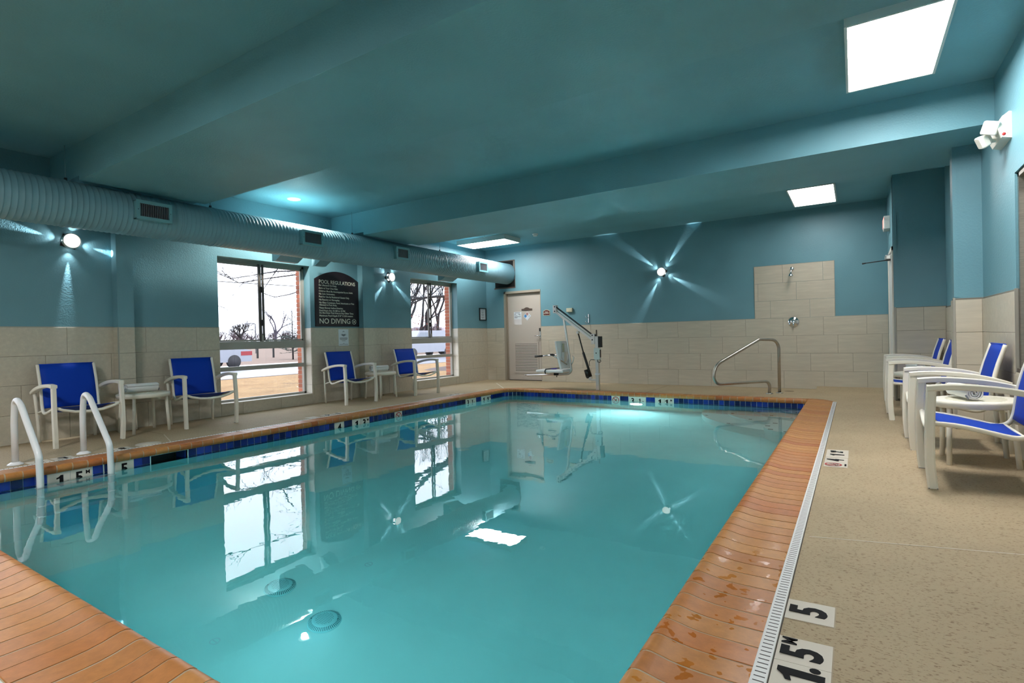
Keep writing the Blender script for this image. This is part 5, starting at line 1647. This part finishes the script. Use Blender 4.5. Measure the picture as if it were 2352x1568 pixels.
for i, (yy, hh) in enumerate(((26, 2.0), (28, 2.3), (29.7, 1.7), (31.4, 1.6), (33.6, 1.7), (35.5, 1.5), (37.4, 1.8), (39.5, 1.4), (41.5, 1.5), (43.5, 1.7), (45.5, 1.6), (48, 2.2), (50, 1.9), (52, 2.4), (56, 2.0), (59, 2.2), (62, 2.5), (68, 2.2), (75, 2.6), (84, 2.8), (94, 3.0))):
    for s in range(5):
        grow(m, (-66 + (i % 3) * 2, yy + s * .45, .6), (rnd.uniform(-.6, .6), rnd.uniform(-.6, .6), 1), hh * .52, .10, 4, rnd, .9, 0, True, .74, (3, 3))
o = m.build('hedgerow', TWIGR); o['kind'] = 'stuff'; tag(o, 'low purple brown winter hedgerow of bare twigs beyond the road', 'hedge')
def conifer(label, x, y, z, h, r, seed, mt, nm='conifer', gap=0.0, group='conifers across the road'):
    rnd = random.Random(seed); t = thing(nm, label, 'tree', (x, y, z), group)
    m = MB(); m.tube([(x, y, z - .1), (x, y, z + h)], [.05 * h / 3, .01], 6); m.build('trunk', BARK, t)
    m = MB(); n = int(26 + h * 18)
    for i in range(n):
        f = (i + rnd.random()) / n; zz = z + h * (.12 + .86 * f); L_ = r * (1 - f) ** .8 * rnd.uniform(.6, 1.1) + .05
        a = rnd.uniform(0, 2 * pi); c, s = cos(a), sin(a); up = rnd.uniform(-.1, .25)
        tip = Vector((x + c * L_, y + s * L_, zz + up * L_)); base = Vector((x, y, zz))
        m.tube([base, tip], [.012, .004], 3, False)
        for k in range(int(5 + L_ * 9)):
            g = rnd.uniform(.2, 1); q = base.lerp(tip, g); w_ = L_ * .22 * (1.1 - g * .5) + .03
            b_ = rnd.uniform(0, 2 * pi); e = Vector((cos(b_) * w_, sin(b_) * w_, rnd.uniform(-.5, .6) * w_)); o_ = Vector((-sin(b_), cos(b_), .3)) * w_ * .16
            m.add([q - o_, q + e, q + o_], [(0, 1, 2)])
    o = m.build('needles', mt, t); o['kind'] = 'stuff'
conifer('open grey green conifer at the right of the near window', -30, 21.0, -.1, 3.35, 1.15, 2, NEEDLE)
conifer('small dark conifer right of the near window mullion', -58, 39.4, .7, 2.1, .75, 4, BARK)
conifer('rusty cone shaped conifer low in the near window', -56, 40.8, .6, 1.6, .7, 6, TWIGR)
# oak outside the far window and the big tree whose boughs hang over both windows
t = bare_tree('grey oak trunks with russet leaves filling the far window', -30.5, 31.6, .1, 8.5, .22, 6, 21, BARK, 'oak_tree', .5, 2, (2, 3), 'large trees near the building')
rnd = random.Random(5); m = MB()
for y_, d_ in ((32.6, .05), (33.9, .1), (35.2, -.1)):
    grow(m, (-30.2, y_, .1), (.05, d_, 1), 3.0, .17, 6, rnd, .55, 0, True, .76, (2, 3))
m.build('branches', BARK, t)
rnd = random.Random(9); m = MB()
for i in range(420):
    q = Vector((-30.5 + rnd.gauss(0, 1.6), 32.4 + rnd.gauss(0, 1.8), rnd.uniform(1.0, 3.4))); e = Vector((rnd.uniform(-1, 1), rnd.uniform(-1, 1), rnd.uniform(-1, 1))) * .07; f = Vector((rnd.uniform(-1, 1), rnd.uniform(-1, 1), rnd.uniform(-1, 1))) * .05
    m.add([q - e, q + f, q + e, q - f], [(0, 1, 2, 3)])
o = m.build('dead_leaves', LEAFR, t); o['kind'] = 'stuff'
rnd = random.Random(12)
t = thing('lawn_tree', 'big lawn tree whose trunk stands at the right edge of the far window', 'tree', (-12.85, 15.95, G), 'large trees near the building')
m = MB(); m.tube([(-12.85, 15.95, G - .05), (-12.85, 15.95, G + .12), (-12.85, 15.97, .6), (-12.8, 16.0, 1.6), (-12.75, 16.0, 2.8), (-12.7, 16.0, 4.2)], [.42, .28, .23, .22, .21, .17], 10); m.build('trunk', BARK, t)
m = MB()
for (z_, d, l_, r_) in ((2.9, (.1, -1, .35), 2.9, .085), (3.3, (-.5, -1, .25), 2.8, .075), (3.7, (.5, -1, .3), 2.7, .07), (4.1, (0, -.8, .9), 2.6, .07), (3.4, (-1, .1, .3), 2.2, .07), (3.0, (.2, 1, .3), 2.2, .07), (2.6, (-.7, -.6, .05), 2.2, .06), (4.2, (-.6, -.5, 1), 2.6, .07), (4.2, (.6, .1, 1), 2.6, .07)):
    grow(m, (-12.78, 16.0, z_), d, l_, r_, 5, rnd, .5, .005, True, .76, (2, 3))
m.build('boughs', BARK, t)
m = MB(); m.lathe([(1.15, .0), (.9, .05), (.4, .10), (0, .11)], (-12.85, 15.95, G), n=28, cap=False); struct(m.build('mulch_ring', MULCH))
rnd = random.Random(31)
lt = bpy.data.objects['lawn_tree']
m = MB()
def bough(pts, r, tw, seed):
    rr = random.Random(seed); P = [Vector(p) for p in pts]
    m.tube(P, [r * (1 - .8 * i / (len(P) - 1)) for i in range(len(P))], 5, False)
    for i in range(len(P) - 1):
        for k in range(tw):
            s = P[i].lerp(P[i + 1], rr.random()); d = (P[i + 1] - P[i]).normalized(); a = Vector((rr.uniform(-.6, .6), rr.uniform(-.6, .6), rr.uniform(-.9, 1)))
            grow(m, s, d + a * .9, rr.uniform(.18, .42), r * .28, 1, rr, .7, 0, True, .6, (1, 3))
bough([(-14, 12.6, 3.75), (-14, 10.6, 3.27), (-14, 9.9, 3.12), (-14, 9.3, 3.05), (-14, 8.6, 2.88), (-14, 8.0, 2.74), (-14, 7.6, 2.92)], .028, 4, 1)
bough([(-13.8, 12.6, 3.5), (-13.8, 10.4, 3.10), (-13.8, 9.5, 2.92), (-13.8, 8.9, 2.80), (-13.8, 8.1, 2.62), (-13.8, 7.75, 2.75), (-13.8, 7.4, 2.86)], .024, 4, 2)
bough([(-14.2, 12.0, 2.95), (-14.2, 10.5, 2.66), (-14.2, 9.9, 2.44), (-14.2, 9.4, 2.33), (-14.2, 9.1, 2.40), (-14.2, 8.85, 2.52)], .020, 4, 3)
bough([(-14, 9.7, 3.6), (-14, 9.35, 3.1), (-14, 9.05, 2.7), (-14, 8.75, 2.28)], .022, 2, 4)
bough([(-14, 7.2, 2.2), (-14, 7.55, 2.02), (-14, 7.75, 1.97), (-14, 7.95, 1.85)], .012, 2, 5)
for i in range(7):
    bough([(-12.5 + i * .5, 12.5, 4.2 + i * .35), (-12.3 + i * .45, 10.8 - i * .2, 3.9 + i * .3), (-12.0 + i * .4, 9.0 - i * .15, 3.65 + i * .35), (-11.8 + i * .4, 7.2 - i * .1, 3.5 + i * .4), (-11.6 + i * .35, 5.4, 3.3 + i * .45)], .026, 5, 60 + i)
m.build('overhanging_boughs', BARK, lt)
t = thing('utility_wire', 'single utility wire crossing both windows', 'wire', (-20, 10, 3.35))
m = MB(); m.tube([(-20, -30, 3.7), (-20, 10.9, 3.345), (-20, 14.4, 3.39), (-20, 21.3, 3.52), (-20, 24.4, 3.62), (-20, 60, 4.6)], .014, 5); m.build('wire_strand', DARKM, t)
t = thing('street_lamp', 'grey street lamp post across the road', 'lamp', (-40, 24.7, .2))
m = MB(); m.tube([(-40, 24.7, .1), (-40, 24.7, 2.50), (-40, 24.62, 2.56), (-40, 24.2, 2.57)], [.05, .045, .04, .035], 8); m.build('post', GREYPRINT, t)
m = MB(); m.bbox((-40.1, 23.9, 2.50), (-39.9, 24.25, 2.60), .02); m.build('lamp_head', GREYPRINT, t)
for lb, y_ in (('left of two short dark posts on the far verge', 20.6), ('right of two short dark posts on the far verge', 21.75)):
    t = thing('verge_post', lb, 'post', (-33.2, y_, .05), 'short posts on the far verge')
    m = MB(); m.bbox((-33.25, y_ - .05, -.1), (-33.15, y_ + .05, .80), .01); m.build('post', BLACKPL, t)
    m = MB(); m.bbox((-33.26, y_ - .06, .78), (-33.14, y_ + .06, .84), .01); m.build('cap', BLACKPL, t)
t = thing('far_building', 'low pale building with a grey roof far behind the oak', 'building', (-75, 92, .8))
m = MB(); m.box((-80, 82, .5), (-72, 112, 2.4)); m.build('wall', FARW, t)
m = MB(); m.prism([(-80.4, 2.4), (-71.6, 2.4), (-76, 3.6)], 'y', 81.6, 112.4); m.build('roof', ROOFM, t)
m = MB(); m.box((-74.5, 86, 2.6), (-74, 86.6, 4.3)); m.build('chimney', ROOFM, t)
for k in range(5):
    m = MB(); m.box((-72, 85 + k * 5, 1.2), (-71.95, 86.6 + k * 5, 2.0)); m.build('window', CARGL, t)
def car(label, x, y, mt, ln=4.5, h=1.45, van=False, heading=1):
    t = thing('car', label, 'car', (x, y, G - .03), 'vehicles on the road')
    z = G - .03
    b = [(0, .30), (.02, .62), (.20, .74), (1.05, .86), (1.75, h), (3.25, h), (4.0, .92), (4.45, .86), (4.5, .55), (4.5, .30)] if not van else [(0, .35), (.0, 1.0), (.15, 1.12), (1.0, 1.2), (1.45, h), (4.9, h), (4.95, .35)]
    sx = ln / b[-1][0] if not van else ln / 4.95
    P = [(y + heading * (u * sx - ln / 2), z + v) for u, v in b]
    m = MB(); m.prism(P, 'x', x - .85, x + .85); m.build('body', mt, t)
    w0 = 1.30 if not van else 1.15
    Q = [(y + heading * (u * sx - ln / 2), z + v) for u, v in (((1.25, .90), (1.82, h - .08), (3.18, h - .08), (3.78, .94)) if not van else ((1.15, 1.2), (1.5, h - .12), (2.3, h - .12), (2.3, 1.2)))]
    m = MB(); m.prism(Q, 'x', x - .86, x + .86); m.build('side_window', CARGL, t)
    for u in (.85, ln / sx - .95):
        yy = y + heading * (u * sx - ln / 2)
        for s in (-1, 1):
            m = MB(); m.cyl((x + s * .70, yy, z + .32), (x + s * .87, yy, z + .32), .32, 20); m.build('wheel', TYRE, t)
    m = MB(); yb = y + heading * (ln / 2)
    m.box((x - .86, yb - .55, z + .60), (x - .5, yb + .02, z + .80)); m.box((x + .5, yb - .55, z + .60), (x + .86, yb + .02, z + .80)); m.build('tail_light', CARR, t)
    return t
car('silver car with red tail lamps across the road seen through the near window', -26.0, 13.2, CARW, 4.2, 1.35)
car('pale van on the road outside the far window', -24.0, 26.4, CARW, 5.2, 1.75, True)
car('red car behind the pale van outside the far window', -26.2, 33.2, CARR, 4.2, 1.35)
bpy.context.view_layer.update()
